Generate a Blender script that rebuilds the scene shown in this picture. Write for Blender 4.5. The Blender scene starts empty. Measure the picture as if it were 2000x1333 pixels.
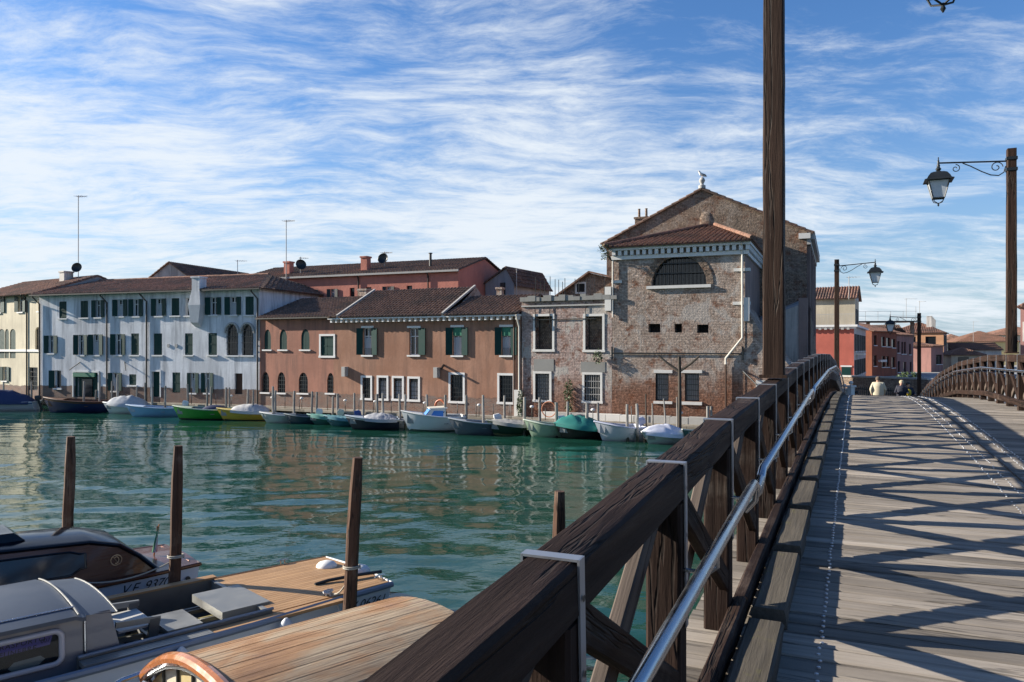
import bpy, math, random, numpy as np
from mathutils import Vector, Matrix, noise as mnoise
random.seed(7)
R = math.radians
scene = bpy.context.scene
COL = scene.collection

# ------------------------------------------------------------------ camera, world, sun
EYE = 4.5
F = 1500.0            # focal length in photo pixels (photo is 2000 x 1333)
HOR = 680.0
cam_d = bpy.data.cameras.new('camera'); cam = bpy.data.objects.new('camera', cam_d); COL.objects.link(cam)
cam.location = (0, 0, EYE); cam.rotation_euler = (R(90), 0, 0)
cam_d.sensor_width = 36; cam_d.lens = F/2000*36
cam_d.shift_y = (HOR-666.5)/2000
cam_d.clip_start = 0.05; cam_d.clip_end = 5000
scene.camera = cam

SUN_EL = R(21)
to_sun_h = Vector((-0.975, 0.222))
sun_dir = Vector((to_sun_h.x*math.cos(SUN_EL), to_sun_h.y*math.cos(SUN_EL), math.sin(SUN_EL)))
sl = bpy.data.lights.new('sun', 'SUN'); sl.energy = 5.0; sl.angle = R(0.5); sl.color = (1.0, 0.92, 0.80)
sun = bpy.data.objects.new('sun', sl); COL.objects.link(sun)
sun.rotation_euler = sun_dir.to_track_quat('Z', 'Y').to_euler(); sun.location = (0, 0, 60)

world = bpy.data.worlds.new('World'); scene.world = world; world.use_nodes = True
wn = world.node_tree.nodes; wl = world.node_tree.links
for n in list(wn): wn.remove(n)
def W(t, **kw):
    n = wn.new(t)
    for k, v in kw.items():
        if k in n.inputs.keys():
            if isinstance(v, bpy.types.NodeSocket): wl.new(v, n.inputs[k])
            else: n.inputs[k].default_value = v
        else: setattr(n, k, v)
    return n
def wmath(op, a, b=0.0, clamp=False):
    n = wn.new('ShaderNodeMath'); n.operation = op; n.use_clamp = clamp
    for i, v in enumerate((a, b)):
        if isinstance(v, bpy.types.NodeSocket): wl.new(v, n.inputs[i])
        else: n.inputs[i].default_value = v
    return n.outputs[0]
sky = wn.new('ShaderNodeTexSky'); sky.sky_type = 'NISHITA'; sky.sun_disc = False
sky.sun_elevation = SUN_EL; sky.sun_rotation = math.atan2(to_sun_h.x, to_sun_h.y)
sky.air_density = 1.0; sky.dust_density = 0.25; sky.ozone_density = 1.6; sky.altitude = 0
hs = W('ShaderNodeHueSaturation', Saturation=1.1, Value=1.0, Color=sky.outputs[0])
tc = wn.new('ShaderNodeTexCoord')
sep = W('ShaderNodeSeparateXYZ', Vector=tc.outputs['Generated'])
zz = wmath('ADD', wmath('MAXIMUM', sep.outputs[2], 0.0), 0.13)
px = wmath('DIVIDE', sep.outputs[0], zz); py = wmath('DIVIDE', sep.outputs[1], zz)
comb = W('ShaderNodeCombineXYZ', X=px, Y=py, Z=0.0)
def wmap(v, sc, rot, loc=(0,0,0)):
    m_ = W('ShaderNodeMapping', Vector=v); m_.inputs['Scale'].default_value = sc; m_.inputs['Rotation'].default_value = (0, 0, R(rot)); m_.inputs['Location'].default_value = loc; return m_.outputs[0]
warp = W('ShaderNodeTexNoise', Vector=comb.outputs[0], Scale=1.3, Detail=3.0, Roughness=0.5)
wv = W('ShaderNodeVectorMath', operation='SCALE'); wl.new(warp.outputs['Color'], wv.inputs[0]); wv.inputs['Scale'].default_value = 0.45
wa = W('ShaderNodeVectorMath', operation='ADD'); wl.new(comb.outputs[0], wa.inputs[0]); wl.new(wv.outputs[0], wa.inputs[1])
n1 = W('ShaderNodeTexNoise', Vector=wmap(wa.outputs[0], (0.8, 1.15, 1), -20), Scale=0.85, Detail=4.0, Roughness=0.55)       # where the cirrus lies
n2 = W('ShaderNodeTexNoise', Vector=wmap(wa.outputs[0], (0.8, 1.7, 1), -34), Scale=4.2, Detail=10.0, Roughness=0.70)        # mottling
n3 = W('ShaderNodeTexNoise', Vector=wmap(wa.outputs[0], (0.45, 3.6, 1), -28), Scale=2.4, Detail=7.0, Roughness=0.62)        # combed streaks
cl = wmath('ADD', wmath('ADD', wmath('MULTIPLY', n1.outputs['Fac'], 1.15), wmath('MULTIPLY', n2.outputs['Fac'], 0.95)), wmath('MULTIPLY', n3.outputs['Fac'], 0.42))
side = wmath('MULTIPLY', wmath('ADD', wmath('MULTIPLY', sep.outputs[0], -0.9579), wmath('MULTIPLY', sep.outputs[1], 0.287)), 0.20)
hz = wmath('MULTIPLY', wmath('SUBTRACT', 0.26, sep.outputs[2]), 0.50)
cl = wmath('ADD', wmath('ADD', cl, side), hz)
cr = W('ShaderNodeMapRange', Value=cl, interpolation_type='SMOOTHSTEP'); cr.inputs['From Min'].default_value = 1.07; cr.inputs['From Max'].default_value = 1.60; cr.inputs['To Max'].default_value = 0.93
# pale air near the horizon
hf = wmath('POWER', wmath('SUBTRACT', 1.0, wmath('MULTIPLY', sep.outputs[2], 2.6, True), True), 2.0)
tint = wn.new('ShaderNodeMix'); tint.data_type = 'RGBA'; tint.blend_type = 'MULTIPLY'; tint.inputs[0].default_value = 1.0
wl.new(hs.outputs[0], tint.inputs[6]); tint.inputs[7].default_value = (0.72, 1.0, 1.36, 1)
mixh = wn.new('ShaderNodeMix'); mixh.data_type = 'RGBA'
wl.new(wmath('MULTIPLY', hf, 0.88), mixh.inputs[0]); wl.new(tint.outputs[2], mixh.inputs[6]); mixh.inputs[7].default_value = (3.1, 4.0, 5.0, 1)
mixc = wn.new('ShaderNodeMix'); mixc.data_type = 'RGBA'
wl.new(cr.outputs[0], mixc.inputs[0]); wl.new(mixh.outputs[2], mixc.inputs[6]); mixc.inputs[7].default_value = (6.6, 7.1, 7.6, 1)
bg = W('ShaderNodeBackground', Color=mixc.outputs[2], Strength=0.056)
wo = wn.new('ShaderNodeOutputWorld'); wl.new(bg.outputs[0], wo.inputs[0])

scene.view_settings.view_transform = 'Standard'; scene.view_settings.look = 'None'
scene.view_settings.exposure = 1.22; scene.view_settings.gamma = 1.0; scene.view_settings.use_curve_mapping = False
scene.render.engine = 'CYCLES'
scene.cycles.max_bounces = 6; scene.cycles.diffuse_bounces = 3; scene.cycles.glossy_bounces = 3; scene.cycles.transmission_bounces = 4
scene.cycles.caustics_reflective = False; scene.cycles.caustics_refractive = False
scene.cycles.use_denoising = True

# ------------------------------------------------------------------ pixel helpers
def PD(px, d, py=None):
    """point on the ray of photo column px at depth d (ground plan); py gives its height"""
    x = (px-1000)/F*d
    return (x, d) if py is None else (x, d, EYE-(py-HOR)/F*d)
def PZ(px, py, z):
    d = (EYE-z)*F/(py-HOR); return Vector(((px-1000)/F*d, d, z))

# ------------------------------------------------------------------ mesh builder
class MB:
    def __init__(s): s.v = []; s.f = []; s.m = []
    def add(s, vs, fs, mi=0):
        o = len(s.v); s.v += [tuple(p) for p in vs]; s.f += [tuple(i+o for i in f) for f in fs]; s.m += [mi]*len(fs); return s
    def quad(s, a, b, c, d, mi=0): return s.add([a, b, c, d], [(0, 1, 2, 3)], mi)
    def poly(s, ps, mi=0): return s.add(ps, [tuple(range(len(ps)))], mi)
    def box(s, x0, x1, y0, y1, z0, z1, mi=0):
        return s.add([(x0,y0,z0),(x1,y0,z0),(x1,y1,z0),(x0,y1,z0),(x0,y0,z1),(x1,y0,z1),(x1,y1,z1),(x0,y1,z1)],
                     [(0,3,2,1),(4,5,6,7),(0,1,5,4),(1,2,6,5),(2,3,7,6),(3,0,4,7)], mi)
    def hexa(s, p, mi=0):
        return s.add(p, [(0,3,2,1),(4,5,6,7),(0,1,5,4),(1,2,6,5),(2,3,7,6),(3,0,4,7)], mi)
    def bar(s, p0, p1, w, h, up=(0,0,1), c=0.0, mi=0):
        """rectangular bar from p0 to p1, chamfer c on its long edges"""
        p0 = Vector(p0); p1 = Vector(p1); d = (p1-p0).normalized(); up = Vector(up)
        r = d.cross(up)
        if r.length < 1e-6: r = Vector((1,0,0))
        r.normalize(); u = r.cross(d).normalized()
        if c > 0:
            pr = [(-w/2+c,-h/2),(w/2-c,-h/2),(w/2,-h/2+c),(w/2,h/2-c),(w/2-c,h/2),(-w/2+c,h/2),(-w/2,h/2-c),(-w/2,-h/2+c)]
        else: pr = [(-w/2,-h/2),(w/2,-h/2),(w/2,h/2),(-w/2,h/2)]
        n = len(pr)
        vs = [p0+r*a+u*b for a, b in pr]+[p1+r*a+u*b for a, b in pr]
        fs = [(i, (i+1) % n, (i+1) % n+n, i+n) for i in range(n)]+[tuple(range(n))[::-1], tuple(range(n, 2*n))]
        return s.add(vs, [f[::-1] for f in fs], mi)
    def tube(s, pts, r, n=8, cap=True, mi=0):
        pts = [Vector(p) for p in pts]; rings = []
        if not isinstance(r, (list, tuple)): r = [r]*len(pts)
        nrm = None
        for i, p in enumerate(pts):
            a = pts[max(i-1, 0)]; b = pts[min(i+1, len(pts)-1)]; d = (b-a).normalized()
            if nrm is None:
                nrm = d.orthogonal().normalized()
            nrm = (nrm-d*nrm.dot(d)).normalized(); bi = d.cross(nrm)
            rings.append([p+(nrm*math.cos(2*math.pi*k/n)+bi*math.sin(2*math.pi*k/n))*r[i] for k in range(n)])
        vs = [q for rg in rings for q in rg]; fs = []
        for i in range(len(rings)-1):
            for k in range(n):
                fs.append((i*n+k, i*n+(k+1) % n, (i+1)*n+(k+1) % n, (i+1)*n+k))
        if cap: fs += [tuple(range(n))[::-1], tuple(range((len(rings)-1)*n, len(rings)*n))]
        return s.add(vs, fs, mi)
    def lathe(s, prof, n=12, o=(0,0,0), mi=0, sx=1, sy=1):
        vs = []; fs = []
        for r, z in prof:
            for k in range(n):
                a = 2*math.pi*k/n; vs.append((o[0]+r*sx*math.cos(a), o[1]+r*sy*math.sin(a), o[2]+z))
        for i in range(len(prof)-1):
            for k in range(n): fs.append((i*n+k, i*n+(k+1) % n, (i+1)*n+(k+1) % n, (i+1)*n+k))
        fs += [tuple(range(n))[::-1], tuple(range((len(prof)-1)*n, len(prof)*n))]
        return s.add(vs, fs, mi)
    def grid(s, P, mi=0, flip=False):
        """P[i][j] points"""
        ni = len(P); nj = len(P[0]); vs = [q for row in P for q in row]
        fs = []
        for i in range(ni-1):
            for j in range(nj-1):
                f = (i*nj+j, i*nj+j+1, (i+1)*nj+j+1, (i+1)*nj+j); fs.append(f[::-1] if flip else f)
        return s.add(vs, fs, mi)
    def mesh(s, name, mats, smooth=False, angle=35):
        me = bpy.data.meshes.new(name); me.from_pydata(s.v, [], s.f)
        if not isinstance(mats, (list, tuple)): mats = [mats]
        for m in mats: me.materials.append(m)
        if len(mats) > 1:
            for p, i in zip(me.polygons, s.m): p.material_index = i
        me.update()
        if smooth:
            me.shade_smooth(); me.set_sharp_from_angle(angle=R(angle))
        return me
    def build(s, name, mats, parent=None, smooth=False, angle=35, **props):
        return link(name, s.mesh(name, mats, smooth, angle), parent, **props)
def link(name, me, parent=None, loc=None, rot=None, **props):
    o = bpy.data.objects.new(name, me); COL.objects.link(o)
    if parent: o.parent = parent
    if loc is not None: o.location = loc
    if rot is not None: o.rotation_euler = rot
    for k, v in props.items(): o[k] = v
    return o
def thing(name, label, cat, loc=(0,0,0), rz=0, group=None, rot=None):
    o = bpy.data.objects.new(name, None); COL.objects.link(o); o.empty_display_size = .2
    o.location = loc; o.rotation_euler = rot if rot else (0, 0, rz)
    o['label'] = label; o['category'] = cat
    if group: o['group'] = group
    return o
def tag(o, label, cat, group=None):
    o['label'] = label; o['category'] = cat
    if group: o['group'] = group
    return o
def copy_tree(o, parent=None):
    c = o.copy(); COL.objects.link(c); c.parent = parent
    for ch in [x for x in CHILD.get(o, o.children)]: copy_tree(ch, c)
    return c
CHILD = {}

# ------------------------------------------------------------------ materials
class Mat:
    def __init__(s, name):
        s.m = bpy.data.materials.new(name); s.m.use_nodes = True; s.nt = s.m.node_tree; s.b = s.nt.nodes['Principled BSDF']
        s.tc = s.nt.nodes.new('ShaderNodeTexCoord')
    def put(s, n, i, v):
        if isinstance(v, bpy.types.NodeSocket): s.nt.links.new(v, n.inputs[i])
        else:
            if isinstance(v, tuple) and len(v) == 3 and n.inputs[i].type == 'RGBA': v = v+(1,)
            n.inputs[i].default_value = v
    def node(s, t, **kw):
        n = s.nt.nodes.new(t)
        for k, v in kw.items():
            if k in n.inputs.keys(): s.put(n, k, v)
            else: setattr(n, k, v)
        return n
    def obj(s, scale=(1,1,1), rot=(0,0,0), loc=(0,0,0), src='Object'):
        n = s.node('ShaderNodeMapping'); s.nt.links.new(s.tc.outputs[src], n.inputs[0])
        n.inputs['Scale'].default_value = scale; n.inputs['Rotation'].default_value = rot; n.inputs['Location'].default_value = loc
        return n.outputs[0]
    def noise(s, vec, scale=1, detail=4, rough=.55, dist=0.0, out='Fac'):
        return s.node('ShaderNodeTexNoise', Vector=vec, Scale=scale, Detail=detail, Roughness=rough, Distortion=dist).outputs[out]
    def math(s, op, a, b=0.0, clamp=False):
        n = s.nt.nodes.new('ShaderNodeMath'); n.operation = op; n.use_clamp = clamp; s.put(n, 0, a); s.put(n, 1, b); return n.outputs[0]
    def mr(s, v, a, b, c=0.0, d=1.0, smooth=True):
        n = s.node('ShaderNodeMapRange'); n.interpolation_type = 'SMOOTHSTEP' if smooth else 'LINEAR'
        s.put(n, 0, v); n.inputs[1].default_value = a; n.inputs[2].default_value = b; n.inputs[3].default_value = c; n.inputs[4].default_value = d
        return n.outputs[0]
    def ramp(s, v, stops):
        n = s.nt.nodes.new('ShaderNodeValToRGB'); s.put(n, 0, v); e = n.color_ramp.elements
        while len(e) < len(stops): e.new(0.5)
        for el, (p, c) in zip(e, stops): el.position = p; el.color = c+(1,) if len(c) == 3 else c
        return n.outputs[0]
    def mix(s, f, a, b, mode='MIX'):
        n = s.nt.nodes.new('ShaderNodeMix'); n.data_type = 'RGBA'; n.blend_type = mode; s.put(n, 0, f); s.put(n, 6, a); s.put(n, 7, b); return n.outputs[2]
    def rnd(s): return s.nt.nodes.new('ShaderNodeObjectInfo').outputs['Random']
    def rndvec(s, vec, k=37.0):
        n = s.nt.nodes.new('ShaderNodeVectorMath'); n.operation = 'ADD'; s.nt.links.new(vec, n.inputs[0])
        c = s.node('ShaderNodeCombineXYZ'); r = s.math('MULTIPLY', s.rnd(), k)
        for i in range(3): s.nt.links.new(r, c.inputs[i])
        s.nt.links.new(c.outputs[0], n.inputs[1]); return n.outputs[0]
    def bump(s, h, strength=.4, dist=.02):
        n = s.node('ShaderNodeBump', Height=h, Strength=strength, Distance=dist); s.nt.links.new(n.outputs[0], s.b.inputs['Normal']); return n
    def set(s, **kw):
        for k, v in kw.items(): s.put(s.b, k.replace('_', ' '), v)
        return s
def simple(name, col, rough=.5, metal=0.0, var=.12, scale=3.0, coat=0.0, spec=.5):
    m = Mat(name); v = m.rndvec(m.obj())
    n = m.noise(v, scale, 5, .6)
    c = m.mix(n, tuple(x*(1-var) for x in col), tuple(min(1, x*(1+var)) for x in col))
    m.set(Base_Color=c, Roughness=m.mr(n, .2, .8, max(.02, rough-.08), min(1, rough+.08)), Metallic=metal)
    m.b.inputs['Specular IOR Level'].default_value = spec
    if coat: m.b.inputs['Coat Weight'].default_value = coat; m.b.inputs['Coat Roughness'].default_value = .06
    return m.m
def wood(name, dark, light, along=(0.6, 14, 14), rough=.7, bump=.5, spec=.3, coat=0.0, crack=True, rndv=.35, ckw=.8, lichen=None, wet=None, pale=None, tone=0.0):
    m = Mat(name); base = m.rndvec(m.obj())
    mp = m.node('ShaderNodeMapping', Vector=base); mp.inputs['Scale'].default_value = along
    g = m.noise(mp.outputs[0], 1.6, 8, .68, .12)
    big = m.noise(base, .9, 3, .5)
    c = m.ramp(g, [(.25, dark), (.55, tuple((a+b)/2 for a, b in zip(dark, light))), (.8, light)])
    c = m.mix(m.mr(big, .3, .75, 0, .55), c, tuple(x*.62 for x in dark))
    r = m.rnd()
    c = m.mix(m.mr(r, 0, 1, 0, rndv, False), c, tuple(min(1, x*1.35) for x in light))
    if tone: c = m.mix(1.0, c, m.ramp(m.math('FRACT', m.math('MULTIPLY', r, 7.31)), [(0, (1-tone,)*3), (1, (1+tone*.4,)*3)]), 'MULTIPLY')
    h = g
    if crack:
        mp2 = m.node('ShaderNodeMapping', Vector=base); mp2.inputs['Scale'].default_value = (along[0]*.5, along[1]*.5, along[2]*.5)
        ck = m.noise(mp2.outputs[0], 1.0, 5, .55, .1)
        k = m.mr(m.math('ABSOLUTE', m.math('SUBTRACT', ck, .52)), 0, .017, 1, 0)
        c = m.mix(m.math('MULTIPLY', k, ckw), c, (.008, .006, .005))
        h = m.math('SUBTRACT', g, m.math('MULTIPLY', k, .8))
    if lichen:
        ln = m.noise(base, 5.0, 6, .7)
        c = m.mix(m.mr(ln, .58, .72, 0, .5), c, lichen)
    if pale:
        pn = m.noise(base, 1.7, 6, .7, .3)
        c = m.mix(m.math('MULTIPLY', m.mr(pn, .52, .70), m.mr(g, .35, .65, .15, .8)), c, pale)
    if wet is not None:   # algae and damp up to the tide mark
        sz = m.node('ShaderNodeSeparateXYZ', Vector=m.tc.outputs['Object'])
        tz = m.math('ADD', sz.outputs[2], m.math('MULTIPLY', m.math('SUBTRACT', m.noise(base, 6, 4, .6), .5), .35))
        c = m.mix(m.mr(tz, wet-.12, wet+.15, .88, 0), c, (.016,.020,.011))
    m.set(Base_Color=c, Roughness=m.mr(g, .2, .8, rough+.12, rough-.12)); m.b.inputs['Specular IOR Level'].default_value = spec
    if coat: m.b.inputs['Coat Weight'].default_value = coat; m.b.inputs['Coat Roughness'].default_value = .05
    m.bump(h, bump, .012)
    return m.m
def wallvec(m):
    """(along wall, height) in metres in the building's own frame"""
    s = m.node('ShaderNodeSeparateXYZ', Vector=m.tc.outputs['Object'])
    c = m.node('ShaderNodeCombineXYZ', X=m.math('ADD', s.outputs[0], s.outputs[1]), Y=s.outputs[2], Z=0.0)
    return c.outputs[0], s.outputs[2]
def plaster(name, col, stain=(.10,.10,.11), amount=.5, plinth=None, patch=None, light=None):
    """painted render: rain streaks, blotches, optional brick plinth up to a height and patches of fallen render"""
    m = Mat(name); v, z = wallvec(m); o = m.obj()
    big = m.noise(o, .35, 5, .6); fine = m.noise(o, 7, 5, .7)
    mp = m.node('ShaderNodeMapping', Vector=v); mp.inputs['Scale'].default_value = (2.2, .22, 1)
    st = m.noise(mp.outputs[0], 1.0, 6, .62, .3)
    c = m.mix(m.mr(big, .3, .7), tuple(x*.80 for x in col), light or tuple(min(1, x*1.12) for x in col))
    c = m.mix(m.math('MULTIPLY', m.math('MULTIPLY', m.mr(st, .42, .68), m.mr(big, .25, .58)), amount), c, stain)
    c = m.mix(m.mr(fine, .35, .75, 0, .22), c, tuple(x*.6 for x in col))
    h = fine
    if plinth or patch:
        br = m.node('ShaderNodeTexBrick', Vector=v, Scale=1.0); br.offset = .5
        for k, val in (('Color1', (.20,.085,.05,1)), ('Color2', (.115,.05,.035,1)), ('Mortar', (.24,.21,.18,1)), ('Mortar Size', .012), ('Brick Width', .26), ('Row Height', .075), ('Bias', 0.0)): br.inputs[k].default_value = val
        bn = m.noise(o, 2.2, 5, .7)
        bc = m.mix(m.mr(bn, .35, .7, 0, .65), br.outputs['Color'], (.20,.17,.15))
        edge = m.math('ADD', z, m.math('MULTIPLY', m.math('SUBTRACT', m.noise(o, 1.6, 5, .65), .5), patch or .25))
        k = m.mr(edge, (plinth or 0)-.03, (plinth or 0)+.03, 1, 0)
        c = m.mix(k, c, bc)
        h = m.math('SUBTRACT', fine, m.math('MULTIPLY', k, .6))
    m.set(Base_Color=c, Roughness=.9); m.b.inputs['Specular IOR Level'].default_value = .2
    m.bump(h, .35, .03)
    return m.m
def brickwall(name, red=(.24,.095,.05), worn=(.52,.41,.335), grey=(.46,.42,.38), redlow=2.7, greyamt=.75, dark=1.0):
    """very old brick: spalled, with pink and grey remains of render, redder and barer near the foot"""
    m = Mat(name); v, z = wallvec(m); o = m.obj()
    br = m.node('ShaderNodeTexBrick', Vector=v, Scale=1.0)
    for k, val in (('Color1', (1,1,1,1)), ('Color2', (.45,.45,.45,1)), ('Mortar', (.22,.22,.22,1)), ('Mortar Size', .014), ('Brick Width', .27), ('Row Height', .085), ('Bias', .1)): br.inputs[k].default_value = val
    n0 = m.noise(o, .42, 5, .62, .4); n1 = m.noise(o, 1.7, 6, .68); n2 = m.noise(o, 7.5, 4, .7); n3 = m.noise(o, .9, 5, .6, 1.0)
    c = m.ramp(n2, [(.3, tuple(x*.45 for x in red)), (.5, red), (.68, tuple(x*1.5 for x in red))])
    wornc = m.ramp(n2, [(.3, tuple(x*.5 for x in worn)), (.52, worn), (.7, tuple(min(1, x*1.45) for x in worn))])
    hm = m.mr(m.math('ADD', z, m.math('MULTIPLY', m.math('SUBTRACT', n0, .5), 5.0)), redlow-.9, redlow+1.0)
    wm = m.math('MULTIPLY', m.mr(n1, .30, .52), m.math('ADD', m.math('MULTIPLY', hm, .8), .18))
    c = m.mix(wm, c, wornc)
    gm = m.math('MULTIPLY', m.mr(n3, .50, .60), m.math('MULTIPLY', hm, greyamt))
    c = m.mix(gm, c, m.mix(n2, tuple(x*.7 for x in grey), tuple(x*1.15 for x in grey)))
    c = m.mix(m.math('MULTIPLY', m.math('SUBTRACT', 1.0, m.math('MULTIPLY', gm, .8)), .62), c, m.mix(1.0, c, br.outputs['Color'], 'MULTIPLY'))
    mp = m.node('ShaderNodeMapping', Vector=v); mp.inputs['Scale'].default_value = (1.3, .25, 1)
    st = m.noise(mp.outputs[0], 1.0, 5, .6)
    c = m.mix(m.mr(st, .55, .75, 0, .55), c, (.045,.04,.037))
    if dark != 1.0: c = m.mix(1.0, c, (dark,)*3, 'MULTIPLY')
    m.set(Base_Color=c, Roughness=.93); m.b.inputs['Specular IOR Level'].default_value = .15
    hh = m.math('ADD', m.math('MULTIPLY', br.outputs['Fac'], -.5), m.math('ADD', m.math('MULTIPLY', n2, .9), m.math('MULTIPLY', n1, .6)))
    m.bump(hh, .75, .05)
    return m.m
def tile_mat(name, col=(.26,.14,.10), alt=(.42,.26,.19), moss=(.10,.082,.07)):
    m = Mat(name); o = m.obj(); n = m.noise(o, .6, 5, .65); f = m.noise(o, 5.5, 3, .8)
    c = m.ramp(f, [(.3, tuple(x*.5 for x in col)), (.5, col), (.7, alt)])
    c = m.mix(m.mr(n, .42, .66, 0, .75), c, moss)
    m.set(Base_Color=c, Roughness=.9); m.b.inputs['Specular IOR Level'].default_value = .2
    m.bump(f, .4, .02)
    return m.m
def glossy(name, col, rough=.06):
    m = Mat(name); n = m.noise(m.obj(), 1.2, 3, .5)
    m.set(Base_Color=col, Roughness=rough); m.bump(n, .06, .02); return m.m

MT = {}
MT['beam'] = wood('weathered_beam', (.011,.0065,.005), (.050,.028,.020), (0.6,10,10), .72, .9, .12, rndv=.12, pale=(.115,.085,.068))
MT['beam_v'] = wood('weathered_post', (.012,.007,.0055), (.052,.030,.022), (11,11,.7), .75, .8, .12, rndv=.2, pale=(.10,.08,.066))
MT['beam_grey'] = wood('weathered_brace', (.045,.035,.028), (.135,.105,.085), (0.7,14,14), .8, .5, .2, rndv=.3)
MT['plank'] = wood('deck_plank', (.185,.158,.130), (.43,.378,.315), (16,0.7,16), .85, .5, .2, rndv=.15, ckw=.45, tone=.42)
MT['plank_edge'] = wood('mossy_board', (.05,.043,.034), (.145,.126,.10), (0.7,22,22), .85, .5, .2, rndv=.2, crack=False, lichen=(.17,.165,.04))
MT['lamp_post'] = wood('lamp_post_wood', (.022,.012,.008), (.075,.043,.029), (10,10,.5), .7, .8, .15, rndv=.1)
MT['steel'] = simple('stainless_steel', (.40,.42,.45), .24, 1.0, .12, scale=9)
MT['strap'] = simple('galvanised_strap', (.40,.41,.43), .42, .85, .12, scale=8)
MT['iron'] = simple('painted_iron', (.018,.022,.024), .45, .3, .2)
MT['milk'] = simple('milky_glass', (.62,.66,.70), .25, 0, .05)
MT['screw'] = simple('screw_head', (.55,.56,.58), .35, .8, .1)
MT['cable'] = simple('black_cable', (.02,.02,.022), .6)
MT['stone'] = simple('istrian_stone', (.62,.60,.56), .8, 0, .18, scale=2.2)
MT['stone_grey'] = simple('grey_stone', (.36,.35,.33), .85, 0, .25, scale=2.0)
MT['quay'] = simple('quay_stone', (.30,.29,.27), .85, 0, .3, scale=1.2)
MT['cement'] = simple('cement_patch', (.23,.225,.21), .9, 0, .25, scale=1.5)
MT['glass'] = glossy('window_glass', (.012,.015,.018), .08)
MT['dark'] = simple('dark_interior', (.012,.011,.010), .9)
MT['curtain'] = simple('net_curtain', (.42,.43,.45), .9)
MT['shutter'] = simple('green_shutter', (.005,.036,.032), .65, 0, .25, spec=.2, scale=4)
MT['shutter_l'] = simple('faded_green_shutter', (.05,.19,.15), .6, 0, .2, scale=4)
MT['shutter_d'] = simple('dark_shutter', (.014,.020,.022), .6, 0, .2)
MT['blind'] = simple('green_blind', (.010,.15,.085), .6, 0, .15)
MT['door_brown'] = wood('brown_door', (.03,.014,.009), (.085,.045,.03), (12,12,.6), .6, .3, .3)
MT['trim'] = simple('white_trim', (.66,.65,.63), .75, 0, .15, scale=2)
MT['pipe_d'] = simple('dark_drainpipe', (.03,.027,.025), .5)
MT['pipe_l'] = simple('pale_drainpipe', (.55,.52,.46), .6)
MT['tile'] = tile_mat('roof_tile')
MT['tile_dark'] = tile_mat('roof_tile_dark', (.17,.105,.08), (.29,.19,.14), (.085,.07,.06))
MT['tile_red'] = tile_mat('roof_tile_red', (.22,.115,.08), (.34,.20,.14), (.12,.08,.06))
MT['pl_white'] = plaster('white_render', (.68,.69,.71), (.12,.13,.15), .62, plinth=1.65, patch=.3)
MT['pl_cream'] = plaster('cream_render', (.60,.54,.41), (.25,.22,.17), .4, plinth=1.5, patch=.4)
MT['pl_brown'] = plaster('terracotta_render', (.33,.17,.11), (.14,.09,.07), .65, plinth=1.55, patch=.55, light=(.40,.225,.155))
MT['pl_salmon'] = plaster('salmon_render', (.36,.175,.125), (.14,.09,.075), .7, plinth=1.6, patch=.35)
MT['pl_pink'] = plaster('pink_render', (.50,.20,.15), (.25,.12,.1), .3)
MT['pl_grey'] = plaster('grey_render', (.33,.33,.34), (.15,.15,.15), .5)
MT['pl_red'] = plaster('red_render', (.46,.13,.095), (.28,.10,.08), .3)
MT['pl_pale'] = plaster('pale_render', (.52,.50,.47), (.16,.15,.14), .8)
MT['pl_orange'] = plaster('orange_render', (.48,.26,.15), (.25,.15,.1), .4)
MT['pl_yellow'] = plaster('yellow_render', (.56,.45,.22), (.3,.25,.15), .3)
MT['pl_beige'] = plaster('beige_render', (.50,.44,.33), (.25,.21,.16), .4)
MT['pl_rust'] = plaster('rust_render', (.24,.085,.05), (.09,.05,.04), .6)
MT['pl_rose'] = plaster('rose_render', (.32,.17,.15), (.14,.10,.09), .7)
MT['brick'] = brickwall('old_brick')
MT['brick_ruin'] = brickwall('ruin_brick', worn=(.54,.41,.36), redlow=2.0, greyamt=1.0)
MT['brick_nave'] = brickwall('nave_brick', red=(.20,.10,.065), worn=(.33,.25,.19), redlow=-3, greyamt=.25)
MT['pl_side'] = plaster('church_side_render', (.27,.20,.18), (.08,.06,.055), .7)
MT['pole_grey'] = wood('mooring_pole_grey', (.16,.15,.135), (.42,.40,.37), (9,9,.6), .85, .5, .2, rndv=.25, wet=.35)
MT['pole_brown'] = wood('mooring_pole_brown', (.050,.025,.016), (.165,.085,.05), (9,9,.5), .7, .6, .2, rndv=.1, wet=.5, pale=(.19,.13,.095))
MT['pole_dark'] = wood('mooring_pole_dark', (.03,.025,.02), (.10,.085,.07), (9,9,.6), .85, .5, .2)
MT['dock'] = wood('dock_timber', (.16,.14,.11), (.42,.38,.31), (.5,8,8), .85, .4, .2)
MT['slime'] = simple('dark_piles', (.022,.024,.018), .7)
MT['leaf'] = simple('leaf', (.045,.075,.022), .6, 0, .4, scale=6)
MT['skin'] = simple('skin', (.45,.27,.20), .6)
MT['red_flag'] = simple('flag_red', (.45,.03,.03), .7); MT['green_flag'] = simple('flag_green', (.02,.18,.07), .7); MT['white_flag'] = simple('flag_white', (.7,.7,.7), .7)
_cm = {}
def paint(col, rough=.35, metal=0.0, var=.08, coat=0.0):
    k = (col, rough, metal, coat)
    if k not in _cm: _cm[k] = simple('paint_%02d' % len(_cm), col, rough, metal, var, coat=coat)
    return _cm[k]

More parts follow.
